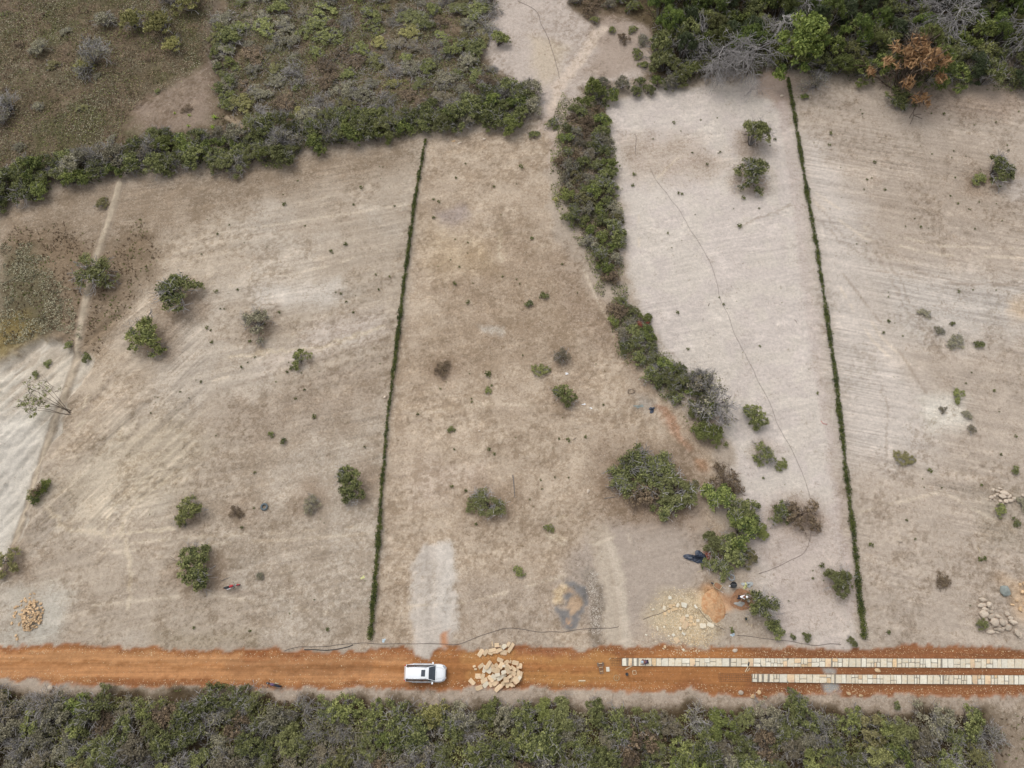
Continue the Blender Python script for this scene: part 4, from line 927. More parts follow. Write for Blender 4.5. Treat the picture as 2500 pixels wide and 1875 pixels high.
hedge([(1922, 195), (1940, 300), (1968, 470), (1992, 610), (2012, 740), (2036, 905), (2055, 1080), (2075, 1260), (2090, 1400), (2106, 1555)], .66, .65, 'thin clipped hedge between the pale lot and the right lot', 2)

# ------------------------------------------------------------------ ground cover (uncountable)
RN = np.random.RandomState(8); LOG = []
def gsample(arr, x, y):
    i = np.clip(np.searchsorted(gx, x) - 1, 0, nxg - 2); j = np.clip(np.searchsorted(gy, y) - 1, 0, nyg - 2); return arr[j, i]
GR = grass.reshape(GX.shape); RDG = RD.reshape(GX.shape)
def tufts(x, y, h, w, blades, mat, name, tb=.5, zoff=0):
    n_ = len(x) * blades; xx = np.repeat(x, blades); yy = np.repeat(y, blades); zz = hza(xx, yy) + zoff
    hh = np.repeat(h, blades) * RN.uniform(.6, 1.2, n_); an = RN.uniform(0, 2 * np.pi, n_); ln = RN.uniform(.5, 1.6, n_)
    d = np.stack([np.cos(an) * ln, np.sin(an) * ln, np.ones(n_)], 1); d /= np.linalg.norm(d, axis=1)[:, None]; sd_ = np.stack([-np.sin(an), np.cos(an), np.zeros(n_)], 1)
    b = np.stack([xx, yy, zz - .02], 1); ww = np.repeat(w, blades)[:, None]
    V = np.stack([b - sd_ * ww * .5, b + sd_ * ww * .5, b + d * hh[:, None]], 1).reshape(-1, 3)
    return kmesh(name, V, np.arange(3 * n_).reshape(-1, 3), M[mat], np.clip(tb + RN.normal(size=n_) * .25, 0, 1))
def cover(N, lo, hi, p0, seed):
    r = np.random.RandomState(seed); x = r.uniform(-92, 92, N); y = r.uniform(-12, 108, N)
    g = gsample(GR, x, y); pat = sst(.38, .62, fbm(x / 1.8, y / 1.8, seed, 3))
    k = (g > lo) & (g <= hi) & (r.rand(N) < p0 * g * (pat * .9 + .1)) & (gsample(RDG, x, y) < .3)
    return x[k], y[k]
x, y = cover(230000, .03, .78, .30, 61)
o = link('dry_grass', tufts(x, y, np.full(len(x), .11), np.full(len(x), .06), 4, 'grass_dry', 'dry_grass', .28)); tag(o, 'thin dry grass and litter scattered over the bare lots', 'dry grass', kind='stuff'); print('grass', len(x))
x, y = cover(150000, .78, 1.1, .75, 62)
o = link('brown_weeds', tufts(x, y, np.full(len(x), .30), np.full(len(x), .10), 5, 'weed_brown', 'brown_weeds', .5)); tag(o, 'dense brown and dark dry weeds covering the unkempt fields', 'weeds', kind='stuff'); print('weeds', len(x))
x, y = cover(60000, .78, 1.1, .55, 63)
o = link('green_weeds', tufts(x, y, np.full(len(x), .30), np.full(len(x), .12), 5, 'weed_green', 'green_weeds', .5)); tag(o, 'olive green low weeds growing among the brown ones', 'weeds', kind='stuff')
def undergrowth(px, per, h, size, mat, name, label, seed, patch=2.5, lo=.4):
    r_ = np.random.RandomState(seed); pl = poly(px); a_ = pl.min(0); b_ = pl.max(0); N = int(per * (b_[0] - a_[0]) * (b_[1] - a_[1]))
    q = np.stack([r_.uniform(a_[0], b_[0], N), r_.uniform(a_[1], b_[1], N)], 1); f_ = fbm(q[:, 0] / patch, q[:, 1] / patch, seed, 4)
    wv = (fbm(q[:, 0] / 2, q[:, 1] / 2, seed + 5, 3) - .5) * 3
    k = (sdf(q, pl) + wv > 0) & (r_.rand(N) < sst(lo - .1, lo + .12, f_)); q = q[k]; f_ = f_[k]; n_ = len(q)
    z = hza(q[:, 0], q[:, 1]) + h * sst(lo - .12, .75, f_) * r_.rand(n_) ** .6
    nr = r_.normal(size=(n_, 3)) * .6; nr[:, 2] += .9; nr /= np.linalg.norm(nr, axis=1)[:, None]; t = np.cross(nr, r_.normal(size=(n_, 3))); t /= np.linalg.norm(t, axis=1)[:, None]; b = np.cross(nr, t)
    pos = np.stack([q[:, 0], q[:, 1], z], 1); sz = size * r_.uniform(.6, 1.4, n_)[:, None]
    V = np.stack([pos - t * sz, pos + b * sz * .5, pos + t * sz, pos - b * sz * .5], 1).reshape(-1, 3)
    tn = np.clip(.5 + 1.2 * (fbm(q[:, 0] / 1.3, q[:, 1] / 1.3, seed + 9, 3) - .5) + r_.normal(size=n_) * .3, 0, 1)
    o = link(name, kmesh(name, V, np.arange(4 * n_).reshape(-1, 4), M[mat], tn)); tag(o, label, 'undergrowth', kind='stuff'); LOG.append((name, n_)); return o
def litter(px, per, L, r0, mat, name, label, seed, h=.5):
    r_ = np.random.RandomState(seed); pl = poly(px); a_ = pl.min(0); b_ = pl.max(0); N = int(per * (b_[0] - a_[0]) * (b_[1] - a_[1]))
    q = np.stack([r_.uniform(a_[0], b_[0], N), r_.uniform(a_[1], b_[1], N)], 1); f_ = fbm(q[:, 0] / 2.2, q[:, 1] / 2.2, seed, 4)
    k = (sdf(q, pl) > 0) & (r_.rand(N) < sst(.4, .62, f_)); q = q[k]; n_ = len(q); z = hza(q[:, 0], q[:, 1]) + h * r_.rand(n_)
    a2 = r_.uniform(0, 6.28, n_); d = np.stack([np.cos(a2), np.sin(a2), r_.uniform(-.2, .9, n_)], 1) * (L * r_.uniform(.5, 1.3, n_))[:, None]; p0 = np.stack([q[:, 0], q[:, 1], z], 1)
    V, F, t = segs(np.concatenate([p0, p0 + d, np.full((n_, 1), r0), np.full((n_, 1), r0 * .5)], 1), r_); o = link(name, kmesh(name, V, F, M[mat], t)); tag(o, label, 'dead twigs', kind='stuff'); LOG.append((name, n_))
BU = [(-100, 1700), (620, 1712), (900, 1716), (1240, 1734), (1560, 1744), (2300, 1752), (2425, 1770), (2405, 1980), (-100, 1980)]
undergrowth(BU, 60, 1.0, .12, 'leaf_olive', 'undergrowth', 'olive undergrowth filling the thicket below the road', 81)
undergrowth(BU, 40, 1.2, .12, 'leaf_grey', 'undergrowth', 'grey-green undergrowth between the thicket bushes below the road', 82)
litter(BU, 9, .8, .02, 'twig_grey', 'dead_twigs', 'grey dead twigs scattered through the thicket below the road', 83, 1.2)
undergrowth(UF, 26, .5, .11, 'leaf_grey', 'undergrowth', 'grey-olive low scrub filling the upper field', 84, 3.5, .42)
undergrowth(UF, 14, .45, .11, 'leaf_dry', 'undergrowth', 'brown dry growth in the gaps of the upper scrub field', 94, 3.5, .42)
undergrowth(UF, 30, .6, .11, 'leaf_olive', 'undergrowth', 'olive low scrub filling the upper field', 85, 3.0, .42)
litter(UF, 4, .9, .02, 'twig_grey', 'dead_twigs', 'grey dead twigs standing in the upper scrub field', 86, .8)
FL = [(-60, -60), (520, -60), (505, 150), (430, 195), (340, 250), (300, 310), (290, 380), (0, 430), (-60, 440)]
undergrowth(FL, 22, .5, .10, 'leaf_dry', 'undergrowth', 'brown dry weeds of the upper left field', 87, 5, .34)
undergrowth(FL, 18, .5, .10, 'leaf_grey', 'undergrowth', 'grey-olive weeds among the brown ones of the upper left field', 88, 5, .38)
undergrowth(FL, 12, .5, .10, 'leaf_olive', 'undergrowth', 'green-olive weeds in patches of the upper left field', 95, 4, .44)
undergrowth(U2, 50, 1.2, .13, 'leaf_dark', 'undergrowth', 'green undergrowth of the bushy row above the left lots', 89)
undergrowth(WD, 30, 1.5, .15, 'leaf_dark', 'undergrowth', 'dark green undergrowth of the wood', 90)
undergrowth([(0, 600), (90, 590), (170, 700), (200, 830), (90, 815), (0, 850)], 40, .3, .12, 'leaf_grey', 'undergrowth', 'grey-green weeds on the brown corner above the white bank', 91, 1.5)
undergrowth(CS, 50, 1.0, .12, 'leaf_dry', 'undergrowth', 'brownish undergrowth of the upper middle strip', 92)
undergrowth(undergrowth_todo, 45, .8, .12, 'leaf_dark', 'undergrowth', 'green undergrowth tying together the bushes of the middle strip', 93, 2, .42)
# pebbles
def octa(x, y, s, zo, mat, name, flat=.45, tb=.5):
    n_ = len(x); z = hza(x, y) + zo; a = RN.uniform(0, 2 * np.pi, n_); c_, s_ = np.cos(a), np.sin(a); e = RN.uniform(.5, 1, n_)
    b = np.array([[1, 0, 0], [0, 1, 0], [-1, 0, 0], [0, -1, 0], [.1, .1, 1]], float); V = np.zeros((n_, 5, 3))
    for k in range(5):
        bx = b[k, 0] * s * RN.uniform(.7, 1.1, n_); by = b[k, 1] * s * e
        V[:, k, 0] = x + bx * c_ - by * s_; V[:, k, 1] = y + bx * s_ + by * c_; V[:, k, 2] = z + b[k, 2] * s * flat
    F = (np.arange(n_)[:, None, None] * 5 + np.array([[0, 1, 4], [1, 2, 4], [2, 3, 4], [3, 0, 4]])[None]).reshape(-1, 3)
    return kmesh(name, V.reshape(-1, 3), F, M[mat], np.repeat(np.clip(tb + RN.normal(size=n_) * .3, 0, 1), 4))
r = np.random.RandomState(70); x = r.uniform(-92, 92, 26000); y = r.uniform(-10, 106, 26000)
k = (gsample(GR, x, y) < .8) & (gsample(RDG, x, y) < .5); x, y = x[k], y[k]
o = link('pebbles', octa(x, y, r.uniform(.025, .07, len(x)), 0, 'pebble', 'pebbles')); tag(o, 'small pale pebbles strewn over the bare lots', 'pebbles', kind='stuff')
pl = poly(RT[1:-1] + RB[1:-1]); x = r.uniform(-70, 75, 60000); y = r.uniform(-6, 8, 60000)
sd_ = sdf(np.stack([x, y], 1), pl); k = (sd_ > 0) & (r.rand(60000) < np.where(sd_ < .9, .5, .05) + .22 * (x > 28))
x, y = x[k], y[k]
u1 = P(1835, 1635)
o = link('road_gravel', octa(x, y, r.uniform(.025, .075, len(x)), 0, 'flake', 'road_gravel', tb=.15)); tag(o, 'stone chips and gravel strewn over the orange road', 'gravel', kind='stuff')

# individual small dark weeds on the bare lots
wm = []
for i in range(4):
    rs = np.random.RandomState(300 + i); V, F, t = leaves(rs, [(0, 0, .12), (.12, .05, .1), (-.08, .1, .1)], [.17, .12, .12], 46, .07, .45, tb=.25); wm.append(kmesh('weed_tuft', V, F, M['weed_green'], t))
def weeds(px, n_, label, group, seed, s=(.6, 1.3)):
    rr = random.Random(seed); pl = poly(px); lo = pl.min(0); hi = pl.max(0); c_ = 0
    while c_ < n_:
        x, y = rr.uniform(lo[0], hi[0]), rr.uniform(lo[1], hi[1])
        if not inside((x, y), pl) or float(vn(np.array([x / 5]), np.array([y / 5]), seed)[0]) < rr.random() * .75: continue
        q = rr.uniform(*s) * rr.choice([.45, .6, .8, 1, 1.5]); o = link('weed_tuft', wm[rr.randrange(4)], None, (x, y, hz(x, y)), (0, 0, rr.uniform(0, 6)), (q, q, q)); tag(o, label, 'weed', group); c_ += 1
weeds([(500, 480), (980, 380), (940, 900), (500, 1050), (330, 1200), (400, 800)], 60, 'small dark weed tuft on the bare left lot', 'weed tufts on the left lot', 1)
weeds([(560, 900), (930, 850), (910, 1550), (200, 1550), (300, 1150)], 25, 'small dark weed tuft on the lower part of the left lot', 'weed tufts on the lower left lot', 5)
weeds([(1060, 380), (1320, 380), (1480, 900), (1650, 1080), (1400, 1080), (980, 1050)], 40, 'small dark weed tuft on the brownish central lot', 'weed tufts on the central lot', 2, (.8, 1.6))
weeds([(1000, 1050), (1400, 1060), (1450, 1300), (1000, 1300)], 15, 'small weed tuft in the lower central lot', 'weed tufts on the lower central lot', 6, (.8, 1.6))
weeds([(1520, 300), (1880, 240), (1930, 560), (1560, 620)], 30, 'small dark weed tuft on the upper pale lot', 'weed tufts on the upper pale lot', 3)
weeds([(1600, 700), (1960, 700), (2060, 1400), (1900, 1540), (1820, 1150)], 25, 'small dark weed tuft on the lower pale lot', 'weed tufts on the lower pale lot', 7)
weeds([(1960, 260), (2500, 270), (2500, 620), (2060, 620)], 60, 'small dark weed tuft on the upper right lot', 'weed tufts on the upper right lot', 4)
weeds([(2080, 700), (2500, 700), (2500, 1560), (2130, 1560)], 35, 'small dark weed tuft on the lower right lot', 'weed tufts on the lower right lot', 8)

# ------------------------------------------------------------------ stones
def slab_mesh(seed, L, Wd, T, mat, nside=None, box=.75):
    rr = random.Random(seed)
    cs = [(-1, -1), (1, -1), (1, 1), (-1, 1)]; out = []
    for i, (a_, b_) in enumerate(cs):
        if rr.random() < .4:
            nx, ny = cs[(i - 1) % 4]; mx, my = cs[(i + 1) % 4]; c1 = rr.uniform(.2, .55); c2 = rr.uniform(.2, .55)
            out.append((a_ + (nx - a_) * .5 * c1, b_ + (ny - b_) * .5 * c1)); out.append((a_ + (mx - a_) * .5 * c2, b_ + (my - b_) * .5 * c2))
        else: out.append((a_ * rr.uniform(.86, 1.0), b_ * rr.uniform(.86, 1.0)))
    return prism([(x * L / 2, y * Wd / 2) for x, y in out], T, mat, .012)
def prism(pg, T, mat, bev=.012, name='slab'):
    n_ = len(pg); cx = sum(p[0] for p in pg) / n_; cy = sum(p[1] for p in pg) / n_
    k = 1 - bev * 2 / max(.1, math.sqrt(max((p[0] - cx) ** 2 + (p[1] - cy) ** 2 for p in pg)))
    V = [(x, y, 0) for x, y in pg] + [(x, y, T - bev) for x, y in pg] + [(cx + (x - cx) * k, cy + (y - cy) * k, T) for x, y in pg]
    F = [tuple(reversed(range(n_)))]
    for q in range(2):
        for i in range(n_): F.append((q * n_ + i, q * n_ + (i + 1) % n_, (q + 1) * n_ + (i + 1) % n_, (q + 1) * n_ + i))
    F.append(tuple(range(2 * n_, 3 * n_)))
    return pmesh(name, V, F, M[mat])
def rock_mesh(seed, mat, flat=1.0, sub=2):
    import bmesh
    bm = bmesh.new(); bmesh.ops.create_icosphere(bm, subdivisions=sub, radius=.5); rs = np.random.RandomState(seed)
    pn = rs.normal(size=(7, 3)); pn /= np.linalg.norm(pn, axis=1)[:, None]; dd = rs.uniform(.30, .46, 7)
    for v in bm.verts:
        c_ = np.array(v.co)
        for q, d_ in zip(pn, dd):
            s = c_ @ q
            if s > d_: c_ = c_ - q * (s - d_) * .9
        c_ *= 1 + .05 * rs.normal(); v.co = Vector(c_ * np.array([1, 1, flat]))
    me = bpy.data.meshes.new('rock'); bm.to_mesh(me); bm.free(); me.materials.append(M[mat]); return me
# slab heap on the road (zoom coords -> photo px)
def zz(X, Y, u0, v0, s): return u0 + X / s, v0 + Y / s
HN = [(1390, 350, 135, 75, 55), (1470, 345, 110, 65, 50), (1540, 365, 80, 40, -20), (1615, 325, 150, 70, 0), (1575, 310, 120, 60, 10), (1690, 305, 90, 60, 20), (1755, 345, 110, 85, -10), (1870, 270, 170, 60, 55), (1760, 250, 90, 75, 40), (1832, 215, 75, 50, 65), (1645, 230, 75, 70, 0), (1695, 245, 40, 35, 0), (1575, 210, 75, 20, -80)]
HM = [(1285, 565, 50, 35, 20), (1308, 608, 45, 35, 0), (1395, 560, 105, 60, 35), (1510, 545, 150, 65, 55), (1450, 610, 120, 60, 75), (1530, 620, 110, 90, 60), (1575, 560, 90, 60, -45), (1630, 635, 130, 80, -15), (1345, 720, 90, 85, 0), (1425, 725, 90, 65, 75), (1250, 810, 115, 75, -45), (1445, 790, 120, 70, 25), (1550, 760, 125, 70, -55), (1365, 905, 120, 75, 20), (1470, 855, 105, 75, 40), (1545, 850, 90, 50, -70), (1620, 830, 110, 85, 40), (1600, 735, 100, 70, -40), (1675, 905, 150, 75, 40), (1660, 700, 90, 60, 10), (1700, 470, 110, 70, -20), (1660, 575, 130, 60, -50), (1800, 500, 90, 60, 30), (1860, 490, 50, 30, 70), (1940, 510, 110, 70, -15), (1910, 600, 110, 60, -40), (1985, 690, 120, 60, 75), (2030, 700, 100, 45, 85), (2000, 760, 80, 60, 50), (1945, 785, 110, 95, -60), (1810, 860, 90, 60, -75), (1870, 855, 80, 60, -30), (1745, 840, 70, 50, -60), (1915, 875, 35, 25, 0), (1760, 655, 90, 60, 20), (1885, 770, 90, 45, 80), (1800, 780, 100, 90, 0), (1720, 550, 110, 80, 60), (1835, 565, 120, 40, -45), (1815, 620, 130, 70, -65), (1720, 730, 170, 65, 33), (1895, 680, 110, 80, -20), (2003, 560, 95, 85, 0), (1760, 560, 60, 40, 10), (1850, 730, 70, 50, 30), (1960, 620, 70, 50, -20)]
rr = random.Random(9)
for gi, (lst, lab, grp) in enumerate(((HN, 'tan sandstone slab lying at the top edge of the orange road above the big slab heap', 'slabs above the heap'), (HM, 'tan irregular sandstone slab in the big heap right of the white car', 'slabs in the heap right of the car'))):
    for i, (X, Y, L_, W2, an) in enumerate(lst):
        u, v = zz(X, Y, 960, 1540, 6.506); x, y, z = P3(u, v); k_ = mpp(u, v) / 6.506
        hp = 0.0
        if gi == 1:
            q = math.hypot((X - 1800) / 260, (Y - 650) / 240); hp = max(0, 1 - q) * .55 + (i % 5) * .085 * (q < 1.3)
        else: hp = (i % 3) * .05
        me = slab_mesh(500 + gi * 100 + i, L_ * k_ * .99, W2 * k_ * .97, rr.uniform(.09, .15), 'slab_tan' if rr.random() < .8 else 'stone_cream')
        tilt = .2 if hp > .05 else .04
        o = link('stone_slab', me, None, (x, y, z + .02 + hp), (rr.uniform(-tilt, tilt), rr.uniform(-tilt, tilt), R(an)))
        if (gi, i) == (1, 42): tag(o, 'pale squarish slab on top of the heap at its right edge', 'stone slab')
        elif (gi, i) == (1, 10): tag(o, 'tan slab lying apart, leftmost of the heap, nearest the white car', 'stone slab')
        elif (gi, i) == (1, 13): tag(o, 'rounded yellowish slab at the lower left corner of the heap', 'stone slab')
        elif (gi, i) == (0, 7): tag(o, 'long narrow slab slanting at the right end of the upper slab group', 'stone slab')
        elif (gi, i) == (0, 0): tag(o, 'leaf-shaped slab at the left end of the upper slab group', 'stone slab')
        else: tag(o, lab, 'stone slab', grp)
# cream slabs and chips around the cutting place
CH = [(835, 215, 90, 80, 0, 2), (680, 490, 110, 80, 70, 1), (850, 445, 90, 100, 0, 3), (1045, 415, 110, 70, 60, 1), (940, 415, 80, 40, 0, 3), (1230, 415, 140, 130, -20, 2), (1530, 450, 110, 55, -55, 2), (1180, 800, 190, 110, 55, 0), (1245, 960, 220, 150, 60, 0), (1725, 970, 170, 140, 0, 1), (1300, 700, 100, 70, 0, 1), (1410, 745, 90, 80, 0, 3), (1590, 830, 90, 80, 0, 1), (1490, 930, 110, 70, 0, 3), (1390, 950, 60, 60, 0, 3), (1200, 1185, 110, 60, -35, 2), (1020, 1365, 130, 140, 30, 0), (930, 1220, 80, 70, -40, 2), (1930, 950, 190, 120, -25, 1), (960, 530, 180, 70, 15, 3), (700, 650, 80, 80, 0, 3), (680, 1000, 60, 60, 0, 1), (1400, 840, 90, 70, 0, 3), (800, 1240, 45, 45, 0, 2), (1130, 520, 60, 50, 0, 3), (810, 580, 60, 80, 0, 3), (500, 1040, 40, 130, 8, 1), (375, 530, 80, 50, 5, 1), (190, 1215, 60, 35, -20, 2), (700, 1540, 70, 80, 0, 3), (1200, 1620, 70, 60, -40, 1), (1170, 380, 60, 80, 0, 2), (1110, 1040, 60, 80, 0, 2)]
SP = {5: 'large whitish slab at the top of the stone-cutting place', 7: 'rectangular tan slab tilted in the middle of the stone-cutting place', 8: 'largest tan slab of the stone-cutting place, under the tilted one', 9: 'square pale slab at the right of the stone-cutting place', 0: 'small white block above the stone-cutting place', 15: 'white narrow block at the bottom of the stone-cutting place', 16: 'rounded tan slab below the stone-cutting place', 18: 'yellowish pointed slab at the far right of the stone-cutting place', 6: 'narrow pale slab at the upper right of the stone-cutting place'}
for i, (X, Y, L_, W2, an, mc) in enumerate(CH):
    u, v = zz(X, Y, 1560, 1440, 11.06); x, y, z = P3(u, v); k_ = mpp(u, v) / 11.06
    o = link('cut_stone', slab_mesh(900 + i, L_ * k_, W2 * k_, rr.uniform(.07, .12), ['slab_tan', 'stone_cream', 'stone_white', 'stone_orange'][mc]), None, (x, y, z + .02), (rr.uniform(-.04, .04), rr.uniform(-.04, .04), R(an)))
    if i in SP: tag(o, SP[i], 'stone slab')
    else: tag(o, 'small broken piece of cream sandstone at the stone-cutting place', 'stone', 'broken stones at the cutting place')
r = np.random.RandomState(71); c0 = P(1668, 1515); n_ = 2600; x = c0[0] + r.normal(size=n_) * 2.1 + .2; y = c0[1] + r.normal(size=n_) * 1.9
k = hypot = (((x - c0[0]) / 4.4) ** 2 + ((y - c0[1]) / 4.0) ** 2 < 1); x, y = x[k], y[k]
o = link('stone_chips', octa(x, y, r.uniform(.03, .10, len(x)), .005, 'flake', 'stone_chips', .35, .45)); tag(o, 'yellow sandstone chips covering the stone-cutting place', 'stone chips', kind='stuff')
c0 = P(1700, 1560); x = c0[0] + r.normal(size=400) * 1.2; y = c0[1] + r.normal(size=400) * .5
o = link('orange_chips', octa(x, y, r.uniform(.03, .09, 400), .005, 'flake', 'orange_chips', .35, .1)); tag(o, 'orange-tan chips between the stone-cutting place and the road', 'stone chips', kind='stuff')
for nm, u, v, sx, sy, lab in (('gravel_scatter', 1452, 1470, .8, 3.6, 'grey rubble line along the left of the second drive'),):
    c0 = P(u, v); x = c0[0] + r.normal(size=900) * sx * .5; y = c0[1] + r.uniform(-1, 1, 900) * sy
    o = link(nm, octa(x, y, r.uniform(.03, .09, 900), .0, 'pebble', nm, .45, .35)); tag(o, lab, 'gravel', kind='stuff')
# rubble heap at the lower left
rk = [rock_mesh(i, 'rubble_tan', .7, 1) for i in range(8)]
rr = random.Random(11); c0 = P(79, 1503)
for i in range(170):
    if i < 140:
        a_ = rr.uniform(0, 6.283); q = math.sqrt(rr.random()); x = c0[0] + q * 1.25 * math.cos(a_); y = c0[1] + q * 1.75 * math.sin(a_); zq = .55 * (1 - q * q) + .06; lab, grp = 'small tan stone in the rubble heap at the lower left', 'stones of the rubble heap'
    else:
        a_ = rr.uniform(1.6, 4.6); q = rr.uniform(1.05, 2.0); x = c0[0] + q * 1.3 * math.cos(a_); y = c0[1] + q * 1.5 * math.sin(a_); zq = .05; lab, grp = 'small tan stone fallen beside the rubble heap at the lower left', 'stones beside the rubble heap'
    s = rr.uniform(.28, .52)
    o = link('rubble_stone', rk[rr.randrange(8)], None, (x, y, hz(x, y) + zq), (rr.uniform(-.5, .5), rr.uniform(-.5, .5), rr.uniform(0, 6.3)), (s, s * rr.uniform(.55, 1), s * rr.uniform(.5, .9))); tag(o, lab, 'stone', grp)
bk = [rock_mesh(20 + i, 'boulder', .7, 2) for i in range(7)]; bg_ = rock_mesh(40, 'boulder_grey', .6, 2)
B1 = [(570, 630, 170, 90, -10), (550, 760, 200, 90, 5), (690, 750, 120, 120, 0), (770, 820, 100, 100, 30), (600, 850, 110, 80, 0), (680, 880, 90, 50, 50), (770, 920, 120, 80, -5), (560, 980, 190, 170, -20), (755, 1020, 170, 90, 25), (920, 1035, 170, 90, -25), (815, 1165, 190, 170, 0), (985, 1165, 130, 150, 30), (1095, 1170, 90, 110, 0), (1215, 1070, 120, 80, -10), (1260, 1165, 190, 90, -20), (1150, 1290, 150, 130, 0), (960, 1340, 160, 80, -20), (1030, 1310, 80, 60, 0), (740, 1390, 170, 90, 0), (900, 1410, 100, 50, -20), (620, 1120, 80, 110, 10), (680, 1190, 60, 60, 0), (580, 1200, 110, 90, 0), (850, 1330, 60, 50, 0), (1140, 970, 110, 100, -60), (1430, 1480, 80, 130, -20), (1340, 1410, 100, 170, 20), (830, 1240, 120, 70, 10), (930, 1250, 110, 80, -30)]
B2 = [(590, 505, 110, 110, 0), (750, 540, 150, 80, -20), (820, 460, 140, 60, -10), (745, 655, 150, 90, 15), (955, 625, 260, 150, -15), (885, 745, 220, 130, -20), (1140, 720, 190, 110, 25), (630, 720, 90, 90, 0), (510, 765, 130, 110, 0), (1320, 815, 160, 130, -20), (1160, 870, 200, 110, -5), (990, 900, 120, 150, -60), (850, 885, 120, 90, -20), (745, 1000, 120, 100, 0), (910, 965, 60, 60, 0), (640, 840, 70, 90, 0), (515, 850, 90, 50, -10), (1600, 700, 110, 80, -20)]
B3 = [(1450, 270, 80, 70, 0), (1530, 250, 80, 100, 0), (1480, 450, 100, 90, 0), (1370, 660, 90, 60, 0), (1440, 850, 90, 110, 0), (1540, 480, 60, 60, 0), (1560, 730, 60, 90, 20), (1270, 750, 110, 50, -20), (1590, 560, 80, 60, 0), (1620, 820, 90, 70, 0), (1640, 350, 80, 80, 0), (1680, 640, 90, 90, 0)]
def boulders(lst, u0, v0, s, lab, grp, meshes, special={}, k2=1.22):
    for i, (X, Y, L_, W2, an) in enumerate(lst):
        u, v = zz(X, Y, u0, v0, s); x, y, z = P3(u, v); k_ = mpp(u, v) / s * k2
        hh = min(L_, W2) * k_ * .8
        o = link('field_stone', meshes[i % len(meshes)], None, (x, y, z + hh * (.24 + .22 * (i % 3))), (0, 0, R(an)), (L_ * k_, W2 * k_, hh * 1.2))
        if i in special: tag(o, special[i], 'stone')
        else: tag(o, lab, 'stone', grp)
boulders(B1, 2340, 1400, 9.756, 'rough pale stone in the large stone heap at the lower right', 'stones of the large heap', bk, {7: 'biggest pinkish stone at the left of the large stone heap', 0: 'yellowish topmost stone of the large stone heap', 10: 'big yellowish block in the middle of the large stone heap', 14: 'smooth rounded stone at the right end of the large stone heap', 25: 'loose dark-edged stone at the lower right, apart from the large heap'})
boulders(B2, 2380, 1160, 13.825, 'rounded pale stone in the small heap near the right edge', 'stones of the small heap', bk, {4: 'largest flat oval stone of the small heap near the right edge', 5: 'dark greyish-purple oval stone of the small heap', 17: 'single stone right of the small heap at the picture edge'})
boulders(B3, 2340, 1400, 9.756, 'orange-tan stone on the sandy spot at the right edge', 'stones at the right edge', rk)
boulders([(1080, 430, 210, 230, 0)], 2340, 1400, 9.756, '', '', [bg_], {0: 'big blue-grey boulder above the large stone heap'})
EX = [(125, 1681, 17, 17, 'round whitish boulder at the lower left verge of the road', bk, .9), (1809, 1691, 13, 11, 'pale boulder on the lower verge under the stone strips, left of two slabs', bk, .8), (1436, 1199, 8, 12, 'yellowish-white stone left of the central clump', bk, .6),
      (2197, 1321, 15, 8, 'oval pale stone alone on the lower right lot', bk, .6), (675, 793, 7, 5, 'small white stone beside the rounded olive-grey bush', bk, .6), (969, 758, 7, 16, 'long pale stone beside the left hedge', bk, .5), (940, 970, 8, 8, 'pale stone left of the left hedge near the middle', bk, .7),
      (1170, 1052, 6, 6, 'small whitish stone in the lower central lot', bk, .7), (1908, 235, 8, 7, 'pale block left of the top of the right-hand hedge', bk, .8), (2142, 1637, 17, 13, 'pinkish square block between the two stone strips', rk, .5), (1795, 1588, 14, 9, 'whitish block on the orange soil above the stone strip', bk, .5),
      (1838, 1700, 15, 12, 'tan flat block on the lower verge below the start of the lower strip', rk, .4), (1853, 1690, 13, 13, 'tan flat block on the lower verge, upper right of another', rk, .4), (1627, 1117, 6, 8, 'small cream stone right of the central clump', bk, .6), (1093, 343, 9, 6, 'pale stone below the bushy row, left one of three', bk, .6),
      (1108, 345, 14, 6, 'long orange stone below the bushy row, middle of three', rk, .5), (1122, 349, 13, 6, 'pale flat stone below the bushy row, right of three', bk, .5), (1182, 340, 10, 7, 'single pale stone below the bushy row further right', bk, .6), (2005, 1660, 1, 1, '', bk, 1), (2072, 1693, 14, 9, 'yellow stone at the lower verge, left of a similar one', rk, .5), (2102, 1698, 12, 9, 'yellow stone at the lower verge, right of a similar one', rk, .5)]
for i, (u, v, a_, b_, lab, ms, fl_) in enumerate(EX):
    if not lab: continue
    x, y, z = P3(u, v); k_ = mpp(u, v); o = link('field_stone', ms[i % 7], None, (x, y, z + min(a_, b_) * k_ * fl_ * .3), (0, 0, rr.uniform(-.4, .4)), (a_ * k_, b_ * k_, min(a_, b_) * k_ * fl_ * 1.2)); tag(o, lab, 'stone')
x, y, z = P3(1484, 1634); o = link('stone_slab', slab_mesh(77, .42, .55, .08, 'stone_white', box=1), None, (x, y, z + .01), (0, 0, .05)); tag(o, 'white square slab on the orange road beside the wooden barrow', 'stone slab')

